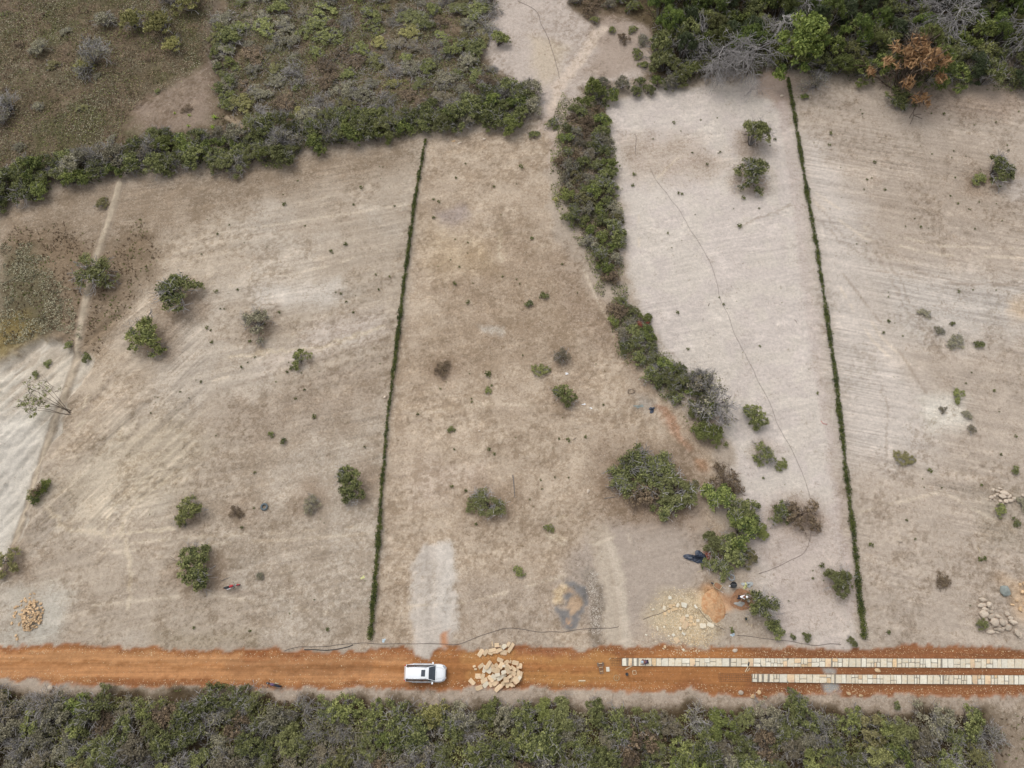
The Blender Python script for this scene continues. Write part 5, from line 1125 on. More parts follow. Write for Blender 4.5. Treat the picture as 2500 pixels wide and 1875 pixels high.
# ------------------------------------------------------------------ paved stone strips
def strip(name, u0, u1, top, bot, gaps, loose, seed, wide=()):
    rr = random.Random(seed); ft = lambda u: np.interp(u, [t[0] for t in top], [t[1] for t in top]); fb = lambda u: np.interp(u, [t[0] for t in bot], [t[1] for t in bot])
    us = np.linspace(u0, u1, 24); V = []; F = []
    for u in us:
        a_ = P(u, float(ft(u))); b_ = P(u, float(fb(u)))
        for (x, y) in (a_, b_):
            V.append((x, y, -.1)); 
            V.append((x, y, .055))
    for i in range(len(us) - 1):
        o_ = i * 4; F += [(o_ + 1, o_ + 3, o_ + 7, o_ + 5), (o_, o_ + 1, o_ + 5, o_ + 4), (o_ + 2, o_ + 6, o_ + 7, o_ + 3)]
    F += [(0, 2, 3, 1), (len(V) - 4, len(V) - 3, len(V) - 1, len(V) - 2)]
    root = link(name, pmesh(name, V, F, M['mortar'])); tag(root, kind='structure')
    u = u0; k = 0
    def corner(uu, f):
        v_ = float(ft(uu)) * (1 - f) + float(fb(uu)) * f; return P(uu, v_)
    while u < u1 - 3:
        w = rr.uniform(10, 19); end = u + w
        for g in gaps:
            if u < g < end + 3: end = g - 1.6
        if end - u < 4: u = end + 3.2 if any(abs(end + 1.6 - g) < .5 for g in gaps) else end; continue
        slo = rr.uniform(-1.2, 1.2) * 0.5; j = .32 if u > loose else .9
        rows = [(0.02, .98)]
        q = rr.random()
        if q < .36: c_ = rr.uniform(.3, .7); rows = [(0.02, c_ - .02), (c_ + .03, .98)]
        if u > loose: j = .75 if any(a_ < u < b_ for a_, b_ in wide) else .28
        cells = []
        for (f0, f1) in rows:
            if len(rows) == 2 and (end - u) > 12 and rr.random() < .45:
                mm = u + (end - u) * rr.uniform(.35, .65); cells += [(u, mm, f0, f1), (mm, end, f0, f1)]
            else: cells.append((u, end, f0, f1))
        for (a_, b_, f0, f1) in cells:
            jj = lambda s=1: rr.uniform(-.1, .75) * s
            aa = a_ + j; bb = b_ - j
            if bb - aa < 1.5: continue
            pg = [(aa + jj(), f1 - .01 * rr.random()), (bb - jj(), f1 - .01 * rr.random()), (bb - jj() + slo * (f0 < .3), f0 + .03 * rr.random()), (aa + jj() + slo * (f0 < .3), f0 + .03 * rr.random())]
            if rr.random() < .5:      # knock off one corner
                i = rr.randrange(4); p_, c0_, n__ = pg[i - 1], pg[i], pg[(i + 1) % 4]; t = rr.uniform(.12, .3)
                pg = pg[:i] + [(c0_[0] + (p_[0] - c0_[0]) * t, c0_[1] + (p_[1] - c0_[1]) * t), (c0_[0] + (n__[0] - c0_[0]) * t, c0_[1] + (n__[1] - c0_[1]) * t)] + pg[i + 1:]
            W3 = [corner(*c__) for c__ in pg]; cx = sum(p[0] for p in W3) / len(W3); cy = sum(p[1] for p in W3) / len(W3)
            mt = rr.choices(['stone_cream', 'stone_white', 'slab_tan', 'stone_orange'], [8, 5, 1.0, .5])[0]
            me = prism([(p[0] - cx, p[1] - cy) for p in W3], .055 + rr.uniform(-.008, .012), mt, .008, 'paving_stone')
            link('paving_stone', me, root, (cx, cy, .03)); k += 1
        u = end
        for g in gaps:
            if abs(end + 1.6 - g) < .6: u = g + 1.6
    print(name, k)
strip('stone_path', 1518, 2740, [(1518, 1606.5), (2120, 1607), (2500, 1608.5), (2800, 1610)], [(1518, 1626), (2120, 1629), (2500, 1632), (2800, 1635)], [1531.5, 1544.5, 1556.5, 1782, 2030, 2298, 2560], 1560, 3, ((2032, 2290),))
strip('stone_path', 1836, 2740, [(1836, 1645), (2120, 1647), (2500, 1648.5), (2800, 1650)], [(1836, 1665), (2120, 1669.5), (2500, 1671.5), (2800, 1674)], [1850, 1862, 1876, 2038, 2302, 2560], 1890, 8, ((2200, 2800),))

# ------------------------------------------------------------------ white car
def build_car():
    x0, y0, z0 = P3(1040, 1643)
    car = empty('parked_car', (x0, y0, z0), R(-.3)); tag(car, 'white four-wheel-drive wagon with sunroof parked on the orange road', 'car')
    # sections: x, roof/hood z, half width top, z belt, half width belt, half width mid, z bottom
    # profile points (y,z): centre top, inner top, top edge, belt, shoulder, sill, bottom
    S = []
    def sec(x, zt, yt, zb, yb, ym, zs, crown=.03): S.append((x, [(0, zt + crown), (yt * .62, zt + crown * .6), (yt, zt - .03), (yb, zb), (ym, zb - .10), (ym, .62), (ym - .04, zs), (ym - .25, zs - .02)]))
    sec(-2.38, .98, .55, .90, .70, .74, .45); sec(-2.33, 1.10, .62, 1.00, .80, .86, .38); sec(-2.22, 1.60, .60, 1.08, .86, .92, .34); sec(-2.10, 1.76, .62, 1.10, .88, .94, .32)
    sec(-1.2, 1.80, .64, 1.10, .89, .95, .32); sec(-.3, 1.80, .65, 1.08, .89, .95, .32); sec(.30, 1.77, .64, 1.07, .89, .95, .32)
    sec(.50, 1.70, .63, 1.06, .89, .95, .32); sec(1.22, 1.13, .76, 1.05, .89, .95, .32, .02); sec(1.32, 1.10, .78, 1.03, .88, .95, .32, .03)
    sec(1.95, 1.04, .74, .97, .84, .93, .34, .04); sec(2.22, .96, .66, .88, .76, .86, .38, .03); sec(2.36, .82, .52, .76, .62, .70, .42, .02); sec(2.42, .66, .42, .62, .52, .60, .45, .01)
    ns = len(S); npf = 8
    V = [];
    for x, pf in S:
        V += [(x, -y, z) for (y, z) in pf[::-1]][:-1] + [(x, y, z) for (y, z) in pf]
    w = 2 * npf - 1
    body = []; glass = {'windscreen': [], 'rear_window': [], 'side': {}}
    for i in range(ns - 1):
        for j in range(w - 1):
            f = (i * w + j, i * w + j + 1, (i + 1) * w + j + 1, (i + 1) * w + j)
            k = j if j < npf - 1 else w - 2 - j      # 0 bottom .. 6 top centre
            xm = (S[i][0] + S[i + 1][0]) / 2
            side = 0 if j < npf - 1 else 1
            if k in (5, 6) and abs(xm - .86) < .1: glass['windscreen'].append(f)
            elif k == 4 and abs(xm - .86) < .1: glass['windscreen'].append(f)
            elif k in (5, 6) and abs(xm + 2.275) < .03: glass['rear_window'].append(f)
            elif k == 4 and -2.15 < xm < .45: glass['side'].setdefault((side, i), []).append(f)
            else: body.append(f)
    for i in (0, ns - 1): body.append(tuple(range(i * w, i * w + w)) if i else tuple(reversed(range(w))))
    b = link('body', pmesh('body', V, body, M['car_paint'], True), car)
    mo = b.modifiers.new('edge', 'EDGE_SPLIT'); mo.split_angle = R(50)
    def piece(nm, fs, mt, off=0.0, frame=.0):
        used = sorted({q for f in fs for q in f}); mp = {q: i for i, q in enumerate(used)}
        return link(nm, pmesh(nm, [V[q] for q in used], [tuple(mp[q] for q in f) for f in fs], M[mt], True), car)
    piece('windscreen', glass['windscreen'], 'glass'); piece('rear_window', glass['rear_window'], 'glass')
    for key, fs in glass['side'].items(): piece('side_window', fs, 'glass')
    # pillars
    for sx in (-1, 1):
        for xx in (-2.1, -1.2, -.3):
            mb = MB(); mb.tube([(xx, sx * .645, 1.77), (xx, sx * .775, 1.43), (xx, sx * .895, 1.09)], .03, 5); link('door_pillar', mb.mesh('door_pillar', M['black']), car)
        mb = MB(); mb.tube([(.45, sx * .635, 1.70), (.86, sx * .74, 1.40), (1.24, sx * .83, 1.08)], .035, 5); link('front_pillar', mb.mesh('front_pillar', M['car_paint']), car)
        mb = MB(); mb.tube([(-2.0, sx * .58, 1.80), (-1.9, sx * .58, 1.87), (.1, sx * .60, 1.87), (.25, sx * .60, 1.80)], .022, 6); link('roof_rail', mb.mesh('roof_rail', M['chrome'], True), car)
        mb = MB(); mb.box((.90, sx * 1.06, 1.14), (.18, .28, .18), sx * .15).box((.92, sx * .95, 1.08), (.05, .12, .04)); o = link('wing_mirror', mb.mesh('wing_mirror', M['car_paint']), car); o.modifiers.new('b', 'BEVEL').width = .03
        mb = MB(); mb.box((2.17, sx * .67, .90), (.40, .24, .16), sx * -.5); o = link('headlight', mb.mesh('headlight', M['lamp']), car); o.modifiers.new('b', 'BEVEL').width = .04
        mb = MB(); mb.box((-2.30, sx * .80, 1.02), (.14, .14, .34), 0); o = link('tail_light', mb.mesh('tail_light', M['red']), car); o.modifiers.new('b', 'BEVEL').width = .03
        for xx in (-.9, .05):
            mb = MB(); mb.box((xx, sx * .965, .93), (.18, .03, .035)); link('door_handle', mb.mesh('door_handle', M['chrome']), car)
        mb = MB(); mb.box((-.35, sx * .99, .38), (2.4, .14, .05)); o = link('side_step', mb.mesh('side_step', M['metal']), car)
        for xx in (-1.42, 1.42):
            Mx = Matrix.Rotation(R(90), 3, 'X')
            mb = MB(); mb.lathe([(.20, -.12), (.34, -.12), (.38, -.08), (.385, 0), (.38, .08), (.34, .12), (.20, .12)], (xx, sx * .84, .385), 20, Mx); o = link('wheel', mb.mesh('wheel', M['tyre'], True), car)
            mb = MB(); mb.lathe([(.02, .0), (.2, .02), (.21, .0)], (xx, sx * .955, .385), 12, Mx @ Matrix.Scale(-sx, 3, (0, 0, 1)))
            for k in range(6):
                a_ = k * math.pi / 3; mb.tube([(xx, sx * .95, .385), (xx + .2 * math.cos(a_), sx * .95, .385 + .2 * math.sin(a_))], .025, 4)
            link('rim', mb.mesh('rim', M['chrome']), o)
            mb = MB()
            ring = [(xx + .45 * math.cos(a_), sx * .957, .42 + .43 * math.sin(a_)) for a_ in np.linspace(.05, math.pi - .05, 9)]; mb.tube(ring, .035, 5); link('wheel_arch', mb.mesh('wheel_arch', M['car_paint'], True), car)
    mb = MB(); V2 = [(-.36, -.36), (.10, -.36), (.10, .36), (-.36, .36)]
    me = prism([(x + .0, y) for x, y in V2], .012, 'glass', .006, 'sunroof'); link('sunroof', me, car, (.0, 0, 1.826))
    mb = MB(); mb.box((2.40, 0, .70), (.06, .84, .18)); [mb.box((2.42, 0, .64 + .05 * k), (.05, .80, .015)) for k in range(3)]; link('grille', mb.mesh('grille', M['black']), car)
    mb = MB(); mb.box((2.36, 0, .50), (.16, 1.30, .16)); o = link('front_bumper', mb.mesh('front_bumper', M['car_paint']), car); o.modifiers.new('b', 'BEVEL').width = .05
    mb = MB(); mb.box((-2.38, 0, .55), (.16, 1.50, .24)); o = link('rear_bumper', mb.mesh('rear_bumper', M['car_paint']), car); o.modifiers.new('b', 'BEVEL').width = .05
    mb = MB(); mb.tube([(1.15, -.55, 1.15), (1.02, -.1, 1.26)], .012, 4).tube([(1.15, .1, 1.17), (1.02, .5, 1.26)], .012, 4); link('wiper', mb.mesh('wiper', M['black']), car)
    mb = MB(); mb.tube([(1.36, -.66, 1.125), (1.9, -.55, 1.085), (2.2, -.42, 1.01)], .008, 4).tube([(1.36, .66, 1.125), (1.9, .55, 1.085), (2.2, .42, 1.01)], .008, 4).tube([(1.34, -.74, 1.10), (1.34, 0, 1.135), (1.34, .74, 1.10)], .010, 4); link('bonnet_seam', mb.mesh('bonnet_seam', M['metal']), car)
build_car()

# ------------------------------------------------------------------ motorbikes
def bike(u, v, head, label, tank, accent, seat):
    x, y, z = P3(u, v); b = empty('motorbike', (x, y, z), head); tag(b, label, 'motorbike')
    Mx = Matrix.Rotation(R(90), 3, 'X')
    for nm, xx in (('front_wheel', .68), ('rear_wheel', -.62)):
        mb = MB(); mb.torus((xx, 0, .31), .26, .05, Mx, 20, 8); o = link('wheel', mb.mesh('wheel', M['tyre'], True), b)
        mb = MB(); mb.lathe([(.02, -.05), (.06, -.05), (.06, .05), (.02, .05)], (xx, 0, .31), 8, Mx)
        for k in range(8):
            a_ = k * math.pi / 4; mb.tube([(xx, 0, .31), (xx + .23 * math.cos(a_), 0, .31 + .23 * math.sin(a_))], .008, 3)
        link('rim', mb.mesh('rim', M['metal']), o)
    mb = MB(); mb.tube([(.30, 0, .92), (.12, 0, .98), (-.12, 0, .90), (-.2, 0, .84)], [.08, .16, .15, .08], 8); link('fuel_tank', mb.mesh('fuel_tank', M[tank], True), b)
    mb = MB(); mb.tube([(-.18, 0, .84), (-.4, 0, .86), (-.75, 0, .90), (-.9, 0, .9)], [.09, .14, .12, .05], 8); link('seat', mb.mesh('seat', M[seat], True), b)
    mb = MB(); mb.tube([(.42, -.38, 1.05), (.46, -.2, 1.02), (.5, 0, .98), (.46, .2, 1.02), (.42, .38, 1.05)], .018, 6); link('handlebar', mb.mesh('handlebar', M['black']), b)
    for s in (-1, 1):
        mb = MB(); mb.tube([(.50, s * .07, .95), (.68, s * .07, .31)], .022, 6); link('fork', mb.mesh('fork', M['metal']), b)
        mb = MB(); mb.tube([(.45, s * .3, 1.05), (.40, s * .36, 1.18)], .008, 4).lathe([(.001, 0), (.05, .01), (.001, .02)], (.4, s * .38, 1.18), 8); link('mirror', mb.mesh('mirror', M['black']), b)
    mb = MB(); mb.lathe([(.02, .06), (.09, .03), (.08, -.05), (.02, -.08)], (.60, 0, .92), 10, Matrix.Rotation(R(90), 3, 'Y')); link('headlight', mb.mesh('headlight', M['lamp']), b)
    mb = MB(); mb.tube([(.92, 0, .42), (.86, 0, .60), (.68, 0, .67), (.50, 0, .62)], [.05, .07, .08, .05], 6); link('front_mudguard', mb.mesh('front_mudguard', M[accent], True), b)
    mb = MB(); mb.tube([(-.45, 0, .66), (-.7, 0, .72), (-.98, 0, .66)], [.07, .09, .05], 6); link('rear_mudguard', mb.mesh('rear_mudguard', M[accent], True), b)
    mb = MB(); mb.box((.05, 0, .45), (.36, .26, .34)).box((.0, 0, .68), (.5, .05, .08)); o = link('engine', mb.mesh('engine', M['metal']), b); o.modifiers.new('b', 'BEVEL').width = .03
    mb = MB(); mb.tube([(.1, .14, .34), (-.3, .17, .30), (-.85, .18, .42)], [.03, .04, .05], 6); link('exhaust', mb.mesh('exhaust', M['chrome'], True), b)
    mb = MB(); mb.box((-.35, -.20, .62), (.5, .10, .30), .1); o = link('side_panel', mb.mesh('side_panel', M['white'] if tank == 'red' else M['bucket_tan']), b); o.modifiers.new('b', 'BEVEL').width = .04
    mb = MB(); mb.tube([(.35, 0, .88), (.1, 0, .28), (-.3, 0, .3), (-.62, 0, .31)], .025, 5); link('frame', mb.mesh('frame', M['black']), b)
bike(570, 1433, R(15), 'red motorbike with white and black parts parked on the lower left lot', 'red', 'red', 'black')
bike(671, 1671, R(168), 'dark motorbike standing at the lower edge of the orange road', 'purple', 'black', 'cloth_dark')

# ------------------------------------------------------------------ people
def skin_mesh(name, verts, edges, radii, mat, sub=1):
    me = bpy.data.meshes.new(name + '_cage'); me.from_pydata(verts, edges, []); me.update()
    o = bpy.data.objects.new(name + '_cage', me); COL.objects.link(o); mo = o.modifiers.new('s', 'SKIN'); mo.use_smooth_shade = True
    for i, sv in enumerate(me.skin_vertices[0].data):
        r_ = radii[i]; sv.radius = (r_, r_) if not hasattr(r_, '__len__') else r_; sv.use_root = (i == 0)
    if sub: s_ = o.modifiers.new('u', 'SUBSURF'); s_.levels = sub; s_.render_levels = sub
    dg = bpy.context.evaluated_depsgraph_get(); dg.update(); m2 = bpy.data.meshes.new_from_object(o.evaluated_get(dg)); m2.name = name
    bpy.data.objects.remove(o); m2.materials.clear(); m2.materials.append(M[mat])
    for p_ in m2.polygons: p_.use_smooth = True
    return m2
def person(u, v, head, pose, label, shirt, trousers, hat):
    x, y, z = P3(u, v); root = empty('person', (x, y, z), head); tag(root, label, 'person')
    if pose == 'bend':      # standing with bent knees, back near horizontal, facing +x
        J = dict(pel=(-.25, 0, .86), sp=(-.02, 0, 1.02), ch=(.22, 0, 1.10), nk=(.38, 0, 1.13), hd=(.50, 0, 1.14), ht=(.62, 0, 1.17))
        for s, n_ in ((1, 'l'), (-1, 'r')):
            J.update({'hip' + n_: (-.25, .10 * s, .82), 'kn' + n_: (-.02 + .08 * s, .14 * s, .46), 'an' + n_: (-.20 + .12 * s, .15 * s, .08), 'to' + n_: (-.02 + .12 * s, .17 * s, .03),
                      'sh' + n_: (.27, .19 * s, 1.08), 'el' + n_: (.33 + .05 * s, .22 * s, .80), 'wr' + n_: (.45 + .08 * s, .12 * s, .58)})
    else:                   # kneeling, leaning forward over the stones
        J = dict(pel=(-.30, 0, .38), sp=(-.12, 0, .52), ch=(.08, 0, .62), nk=(.22, 0, .67), hd=(.33, 0, .70), ht=(.44, 0, .74))
        for s, n_ in ((1, 'l'), (-1, 'r')):
            J.update({'hip' + n_: (-.30, .10 * s, .34), 'kn' + n_: (.10, .17 * s, .12), 'an' + n_: (-.36, .15 * s, .08), 'to' + n_: (-.52, .15 * s, .05),
                      'sh' + n_: (.10, .19 * s, .60), 'el' + n_: (.24, .27 * s, .38), 'wr' + n_: (.42 + .10 * s, .18 * s + .04, .16)})
    def sk(name, chains, rad, mat, sub=1):
        ids = {}; V_ = []; Rr = []; E = []
        for ch in chains:
            for a_ in ch:
                if a_ not in ids: ids[a_] = len(V_); V_.append(J[a_]); Rr.append(rad[a_])
            E += [(ids[a_], ids[b_]) for a_, b_ in zip(ch, ch[1:])]
        return link(name, skin_mesh(name, V_, E, Rr, mat, sub), root)
    rb = dict(pel=.13, sp=.12, ch=(.16, .12), nk=.055, hd=.095, ht=.07)
    for n_ in 'lr': rb.update({'hip' + n_: .09, 'kn' + n_: .058, 'an' + n_: .042, 'to' + n_: .035, 'sh' + n_: .06, 'el' + n_: .042, 'wr' + n_: .028})
    body = sk('body', [['pel', 'sp', 'ch', 'nk', 'hd', 'ht'], ['ch', 'shl', 'ell', 'wrl'], ['ch', 'shr', 'elr', 'wrr'], ['pel', 'hipl', 'knl', 'anl', 'tol'], ['pel', 'hipr', 'knr', 'anr', 'tor']], rb, 'skin', 1)
    rc = {k: (tuple(q * 1.14 for q in v_) if hasattr(v_, '__len__') else v_ * 1.18) for k, v_ in rb.items()}
    sk('shirt', [['pel', 'sp', 'ch'], ['ch', 'shl', 'ell'], ['ch', 'shr', 'elr']], {**rc, 'pel': .145}, shirt)
    sk('trousers', [['pel', 'hipl', 'knl', 'anl'], ['pel', 'hipr', 'knr', 'anr']], {**rc, 'pel': .155, 'anl': .06, 'anr': .06, 'knl': .08, 'knr': .08}, trousers)
    for n_ in 'lr':
        a_ = Vector(J['an' + n_]); t = Vector(J['to' + n_]); mb = MB(); mb.tube([a_ + Vector((0, 0, .04)), a_ - Vector((.0, 0, .02)), t], [.055, .06, .045], 8); link('boot', mb.mesh('boot', M['black'], True), root)
        w_ = Vector(J['wr' + n_]); e_ = Vector(J['el' + n_]); d = (w_ - e_).normalized(); sd_ = Vector((0, 1, 0)) - d * d.y; sd_.normalize(); up = d.cross(sd_)
        V_ = [tuple(w_ - d * .03), tuple(w_ + d * .05)]; E = [(0, 1)]; Rr = [.027, (.036, .022)]
        for k in range(4):
            o_ = sd_ * (-.030 + .02 * k); L_ = [.075, .085, .08, .06][k]; i = len(V_)
            V_ += [tuple(w_ + d * .085 + o_), tuple(w_ + d * (.085 + L_ * .5) + o_ + up * .01), tuple(w_ + d * (.085 + L_ * .8) + o_ + up * .035)]; E += [(1, i), (i, i + 1), (i + 1, i + 2)]; Rr += [.010, .009, .007]
        i = len(V_); V_ += [tuple(w_ + d * .03 + sd_ * -.045), tuple(w_ + d * .07 + sd_ * -.065 + up * .02)]; E += [(0, i), (i, i + 1)]; Rr += [.012, .009]
        link('hand', skin_mesh('hand', V_, E, Rr, 'skin', 0), root)
    h_ = Vector(J['hd']); ax = (Vector(J['ht']) - h_).normalized(); hc = h_ + ax * .02 + Vector((0, 0, .02))
    face = Vector((.35, 0, -.94)) if pose == 'bend' else Vector((.45, 0, -.9)); face.normalize(); lat = Vector((0, 1, 0)); crown = lat.cross(face) * -1
    if crown.x < 0: crown = -crown
    mb = MB()
    for s in (-1, 1): mb.lathe([(.001, .014), (.012, .007), (.014, 0), (.001, -.01)], tuple(hc + face * .10 + lat * .034 * s), 8)
    link('eyes', mb.mesh('eyes', M['black']), root)
    mb = MB(); mb.tube([tuple(hc + face * .10 + crown * .01), tuple(hc + face * .125 - crown * .025)], [.010, .016], 6); link('nose', mb.mesh('nose', M['skin'], True), root)
    mb = MB(); mb.tube([tuple(hc + face * .10 - crown * .055 - lat * .025), tuple(hc + face * .107 - crown * .058), tuple(hc + face * .10 - crown * .055 + lat * .025)], .006, 5); link('mouth', mb.mesh('mouth', M['cloth_red']), root)
    for s in (-1, 1): mb = MB(); mb.lathe([(.001, .01), (.022, .008), (.025, -.004), (.001, -.008)], tuple(hc + lat * .10 * s), 8, Matrix.Rotation(R(90), 3, 'X')); link('ear', mb.mesh('ear', M['skin'], True), root)
    Mh = (crown * .55 + Vector((0, 0, .83))).to_track_quat('Z', 'X').to_matrix()
    mb = MB(); mb.lathe([(.112, -.02), (.115, .03), (.09, .085), (.045, .11), (.001, .116)], tuple(hc + Vector((0, 0, .0))), 14, Mh); link('hair', mb.mesh('hair', M['hair'], True), root)
    mb = MB(); mb.lathe([(.165, .022), (.170, .03), (.122, .042), (.12, .085), (.095, .125), (.05, .145), (.001, .15)], tuple(hc + Vector((0, 0, .01))), 18, Mh); link('hat', mb.mesh('hat', M[hat], True), root)
    return root
person(1573, 1616, R(183), 'kneel', 'person kneeling on the upper stone strip in pale blue hat, purple shirt, dark trousers', 'purple', 'cloth_dark', 'capblue')
person(1806, 1459, R(-4), 'bend', 'person bending over the round mortar pad in white hat, white shirt, dark trousers', 'white', 'cloth_dark', 'white')

# ------------------------------------------------------------------ work place things
def mound(name, u, v, rx, ry, h, mat, label, cat, seed, irr=.25):
    rs = np.random.RandomState(seed); x0, y0, z0 = P3(u, v); V = [(0, 0, h)]; F = []; nr, na = 9, 36
    ph = rs.rand(5) * 6.28
    for i in range(1, nr + 1):
        f = i / nr
        for k in range(na):
            a_ = 2 * math.pi * k / na; q = 1 + irr * sum(math.sin((j + 2) * a_ + ph[j]) / (j + 2) for j in range(5))
            V.append((rx * f * q * math.cos(a_), ry * f * q * math.sin(a_), h * (1 - f ** 1.6) + rs.normal() * .02 * (f < 1) - (.06 if i == nr else 0)))
    for k in range(na): F.append((0, 1 + k, 1 + (k + 1) % na))
    for i in range(nr - 1):
        for k in range(na): a_ = 1 + i * na + k; b_ = 1 + i * na + (k + 1) % na; F.append((a_, a_ + na, b_ + na, b_))
    o = link(name, pmesh(name, V, F, M[mat], True), None, (x0, y0, z0 + .01)); tag(o, label, cat); return o
mound('sand_pile', 1743, 1480, 1.45, 1.9, .38, 'sand', 'orange sand pile left of the round mortar pad', 'sand pile', 3, .16)
mound('mortar_pad', 1810, 1464, 1.45, 1.35, .10, 'mud', 'round brown mortar mixing pad under the bending person', 'mortar pad', 4, .12)
o = mound('wet_mortar', 1807, 1474, .55, .38, .10, 'cement_wet', 'grey wet mortar spread on the round mixing pad', 'mortar', 5, .4); o.location.z += .08
def tyre(name, u, v, Rr, r, mat, label, zo=0.0, cat='tyre'):
    x, y, z = P3(u, v); t = empty(name, (x, y, z + r + zo)); tag(t, label, cat)
    mb = MB(); mb.torus((0, 0, 0), Rr, r, None, 28, 10); link('tread', mb.mesh('tread', M[mat], True), t)
    mb = MB(); mb.torus((0, 0, r * .35), Rr * .80, r * .35, None, 28, 6); link('sidewall_bead', mb.mesh('sidewall_bead', M['tyre'], True), t)
tyre('old_tyre', 646, 1238, .36, .13, 'tyre_blue', 'blue-grey old tyre lying flat on the left lot')
tyre('old_tyre', 1784, 1411, .33, .10, 'tyre_pale', 'pale grey tyre propped at the foot of the grey-branched bush', .35)
def bucket(u, v, r, h, mat, label, zo=0.0, dark=True):
    x, y, z = P3(u, v); t = empty('bucket', (x, y, z + zo)); tag(t, label, 'bucket')
    mb = MB(); mb.lathe([(.001, .01), (r * .8, .01), (r * .82, 0), (r, h), (r * 1.06, h), (r * .92, h - .01), (r * .76, .03), (.001, .03)], (0, 0, 0), 20); link('pail', mb.mesh('pail', M[mat], True), t)
    mb = MB(); mb.tube([(r * math.cos(a_), .02, h + r * .5 * math.sin(a_) * .6) for a_ in np.linspace(0, math.pi, 9)], .008, 4); link('handle', mb.mesh('handle', M['metal']), t)
    mb = MB(); mb.lathe([(.001, h * .6), (r * .85, h * .6)], (0, 0, 0), 16); link('contents', mb.mesh('contents', M['black' if dark else 'cement_wet']), t)
bucket(1788, 1429, .36, .7, 'black', 'black drum below the pale tyre')
bucket(1826, 1467, .20, .3, 'bucket_tan', 'tan bucket at the right of the mortar pad', 0, False)
bucket(1821, 1511, .19, .3, 'bucket_tan', 'tan bucket under the grey-branched bush below the mortar pad')
bucket(1530, 1646, .17, .28, 'tyre', 'dark bucket on the orange road below the kneeling person')
x, y, z = P3(1781, 1431); jug = empty('jug', (x, y, z), .8); tag(jug, 'white plastic jug beside the black drum', 'jug')
mb = MB(); mb.lathe([(.001, 0), (.1, 0), (.11, .05), (.11, .26), (.04, .34), (.035, .38), (.001, .38)], n=14); link('bottle', mb.mesh('bottle', M['white'], True), jug)
mb = MB(); mb.tube([(.05, 0, .32), (.12, 0, .3), (.11, 0, .2)], .015, 5); link('handle', mb.mesh('handle', M['white']), jug)
def barrow():
    x, y, z = P3(1750, 1432); b = empty('wheelbarrow', (x, y, z), R(-35)); tag(b, 'wheelbarrow full of brown soil at the top of the sand pile', 'wheelbarrow')
    top = [(-.55, -.22), (-.35, -.36), (.42, -.36), (.46, .36), (-.35, .36), (-.55, .22)]; bot = [(-.30, -.14), (-.22, -.2), (.22, -.22), (.22, .22), (-.22, .2), (-.30, .14)]
    n_ = 6; V = [(a_, c_, .30) for a_, c_ in bot] + [(a_, c_, .62) for a_, c_ in top] + [(a_ * .93, c_ * .92, .62) for a_, c_ in top] + [(a_ * .9, c_ * .9, .34) for a_, c_ in bot]
    F = [tuple(reversed(range(6)))]
    for q in range(3): F += [(q * 6 + i, q * 6 + (i + 1) % 6, (q + 1) * 6 + (i + 1) % 6, (q + 1) * 6 + i) for i in range(6)]
    link('tray', pmesh('tray', V, F, M['bucket_tan']), b)
    link('soil_load', pmesh('soil_load', [(a_ * .9, c_ * .88, .58) for a_, c_ in top] + [(0, 0, .63)], [(i, (i + 1) % 6, 6) for i in range(6)], M['mud']), b)
    for s in (-1, 1):
        mb = MB(); mb.tube([(-.62, s * .06, .22), (-.1, s * .2, .30), (.5, s * .27, .36), (.95, s * .30, .5)], .02, 6); link('handle', mb.mesh('handle', M['metal']), b)
        mb = MB(); mb.tube([(.35, s * .24, .33), (.42, s * .26, 0.01)], .018, 5); link('leg', mb.mesh('leg', M['metal']), b)
    mb = MB(); mb.torus((-.66, 0, .2), .15, .05, Matrix.Rotation(R(90), 3, 'X'), 16, 6); link('wheel', mb.mesh('wheel', M['tyre'], True), b)
barrow()
def cart():
    x, y, z = P3(1467, 1631); c_ = empty('hand_barrow', (x, y, z), R(-84)); tag(c_, 'weathered wooden slatted barrow lying on the orange road', 'barrow')
    for s in (-1, 1):
        mb = MB(); mb.box((0, s * .2, .14), (1.3, .05, .07), -s * .06); link('rail', mb.mesh('rail', M['wood_grey']), c_)
        mb = MB(); mb.box((-.42, s * .33, .2), (.42, .09, .12)); link('side_board', mb.mesh('side_board', M['wood_grey']), c_)
    for k in range(6): mb = MB(); mb.box((-.5 + .21 * k, 0, .18), (.06, .44 - .02 * k, .03)); link('slat', mb.mesh('slat', M['wood_grey' if k % 2 else 'wood_pale']), c_)
    mb = MB(); mb.box((-.42, 0, .10), (.05, .7, .05)); link('axle', mb.mesh('axle', M['rust']), c_)
cart()
def stick(u0, v0, u1, v1, r, mat, label, cat='stick', name='stick', sq=False, z=.05):
    a_ = P3(u0, v0); b_ = P3(u1, v1); mb = MB(); mid = ((a_[0] + b_[0]) / 2 + .02, (a_[1] + b_[1]) / 2 + .03, (a_[2] + b_[2]) / 2 + .02)
    c_ = Vector(mid); pts_ = [Vector(a_) - c_, Vector((0, 0, 0)), Vector(b_) - c_]
    if sq: d = Vector(b_) - Vector(a_); mb.box((0, 0, 0), (d.length, r * 2, r * .8), math.atan2(d.y, d.x))
    else: mb.tube(pts_, [r, r * .85, r * .5], 6)
    o = link(name, mb.mesh(name, M[mat]), None, (mid[0], mid[1], mid[2] + z)); tag(o, label, cat); return o
stick(1412, 1662.5, 1429, 1662.5, .07, 'wood_pale', 'short pale timber piece on the orange road', 'timber', 'timber', True)
stick(1526, 1635, 1544, 1626, .04, 'wood_pale', 'pale timber strip touching the start of the upper stone strip', 'timber', 'timber', True)
stick(1486, 1611, 1491, 1607, .03, 'wood_pale', 'tiny pale wood piece left of the upper stone strip', 'timber', 'timber', True)
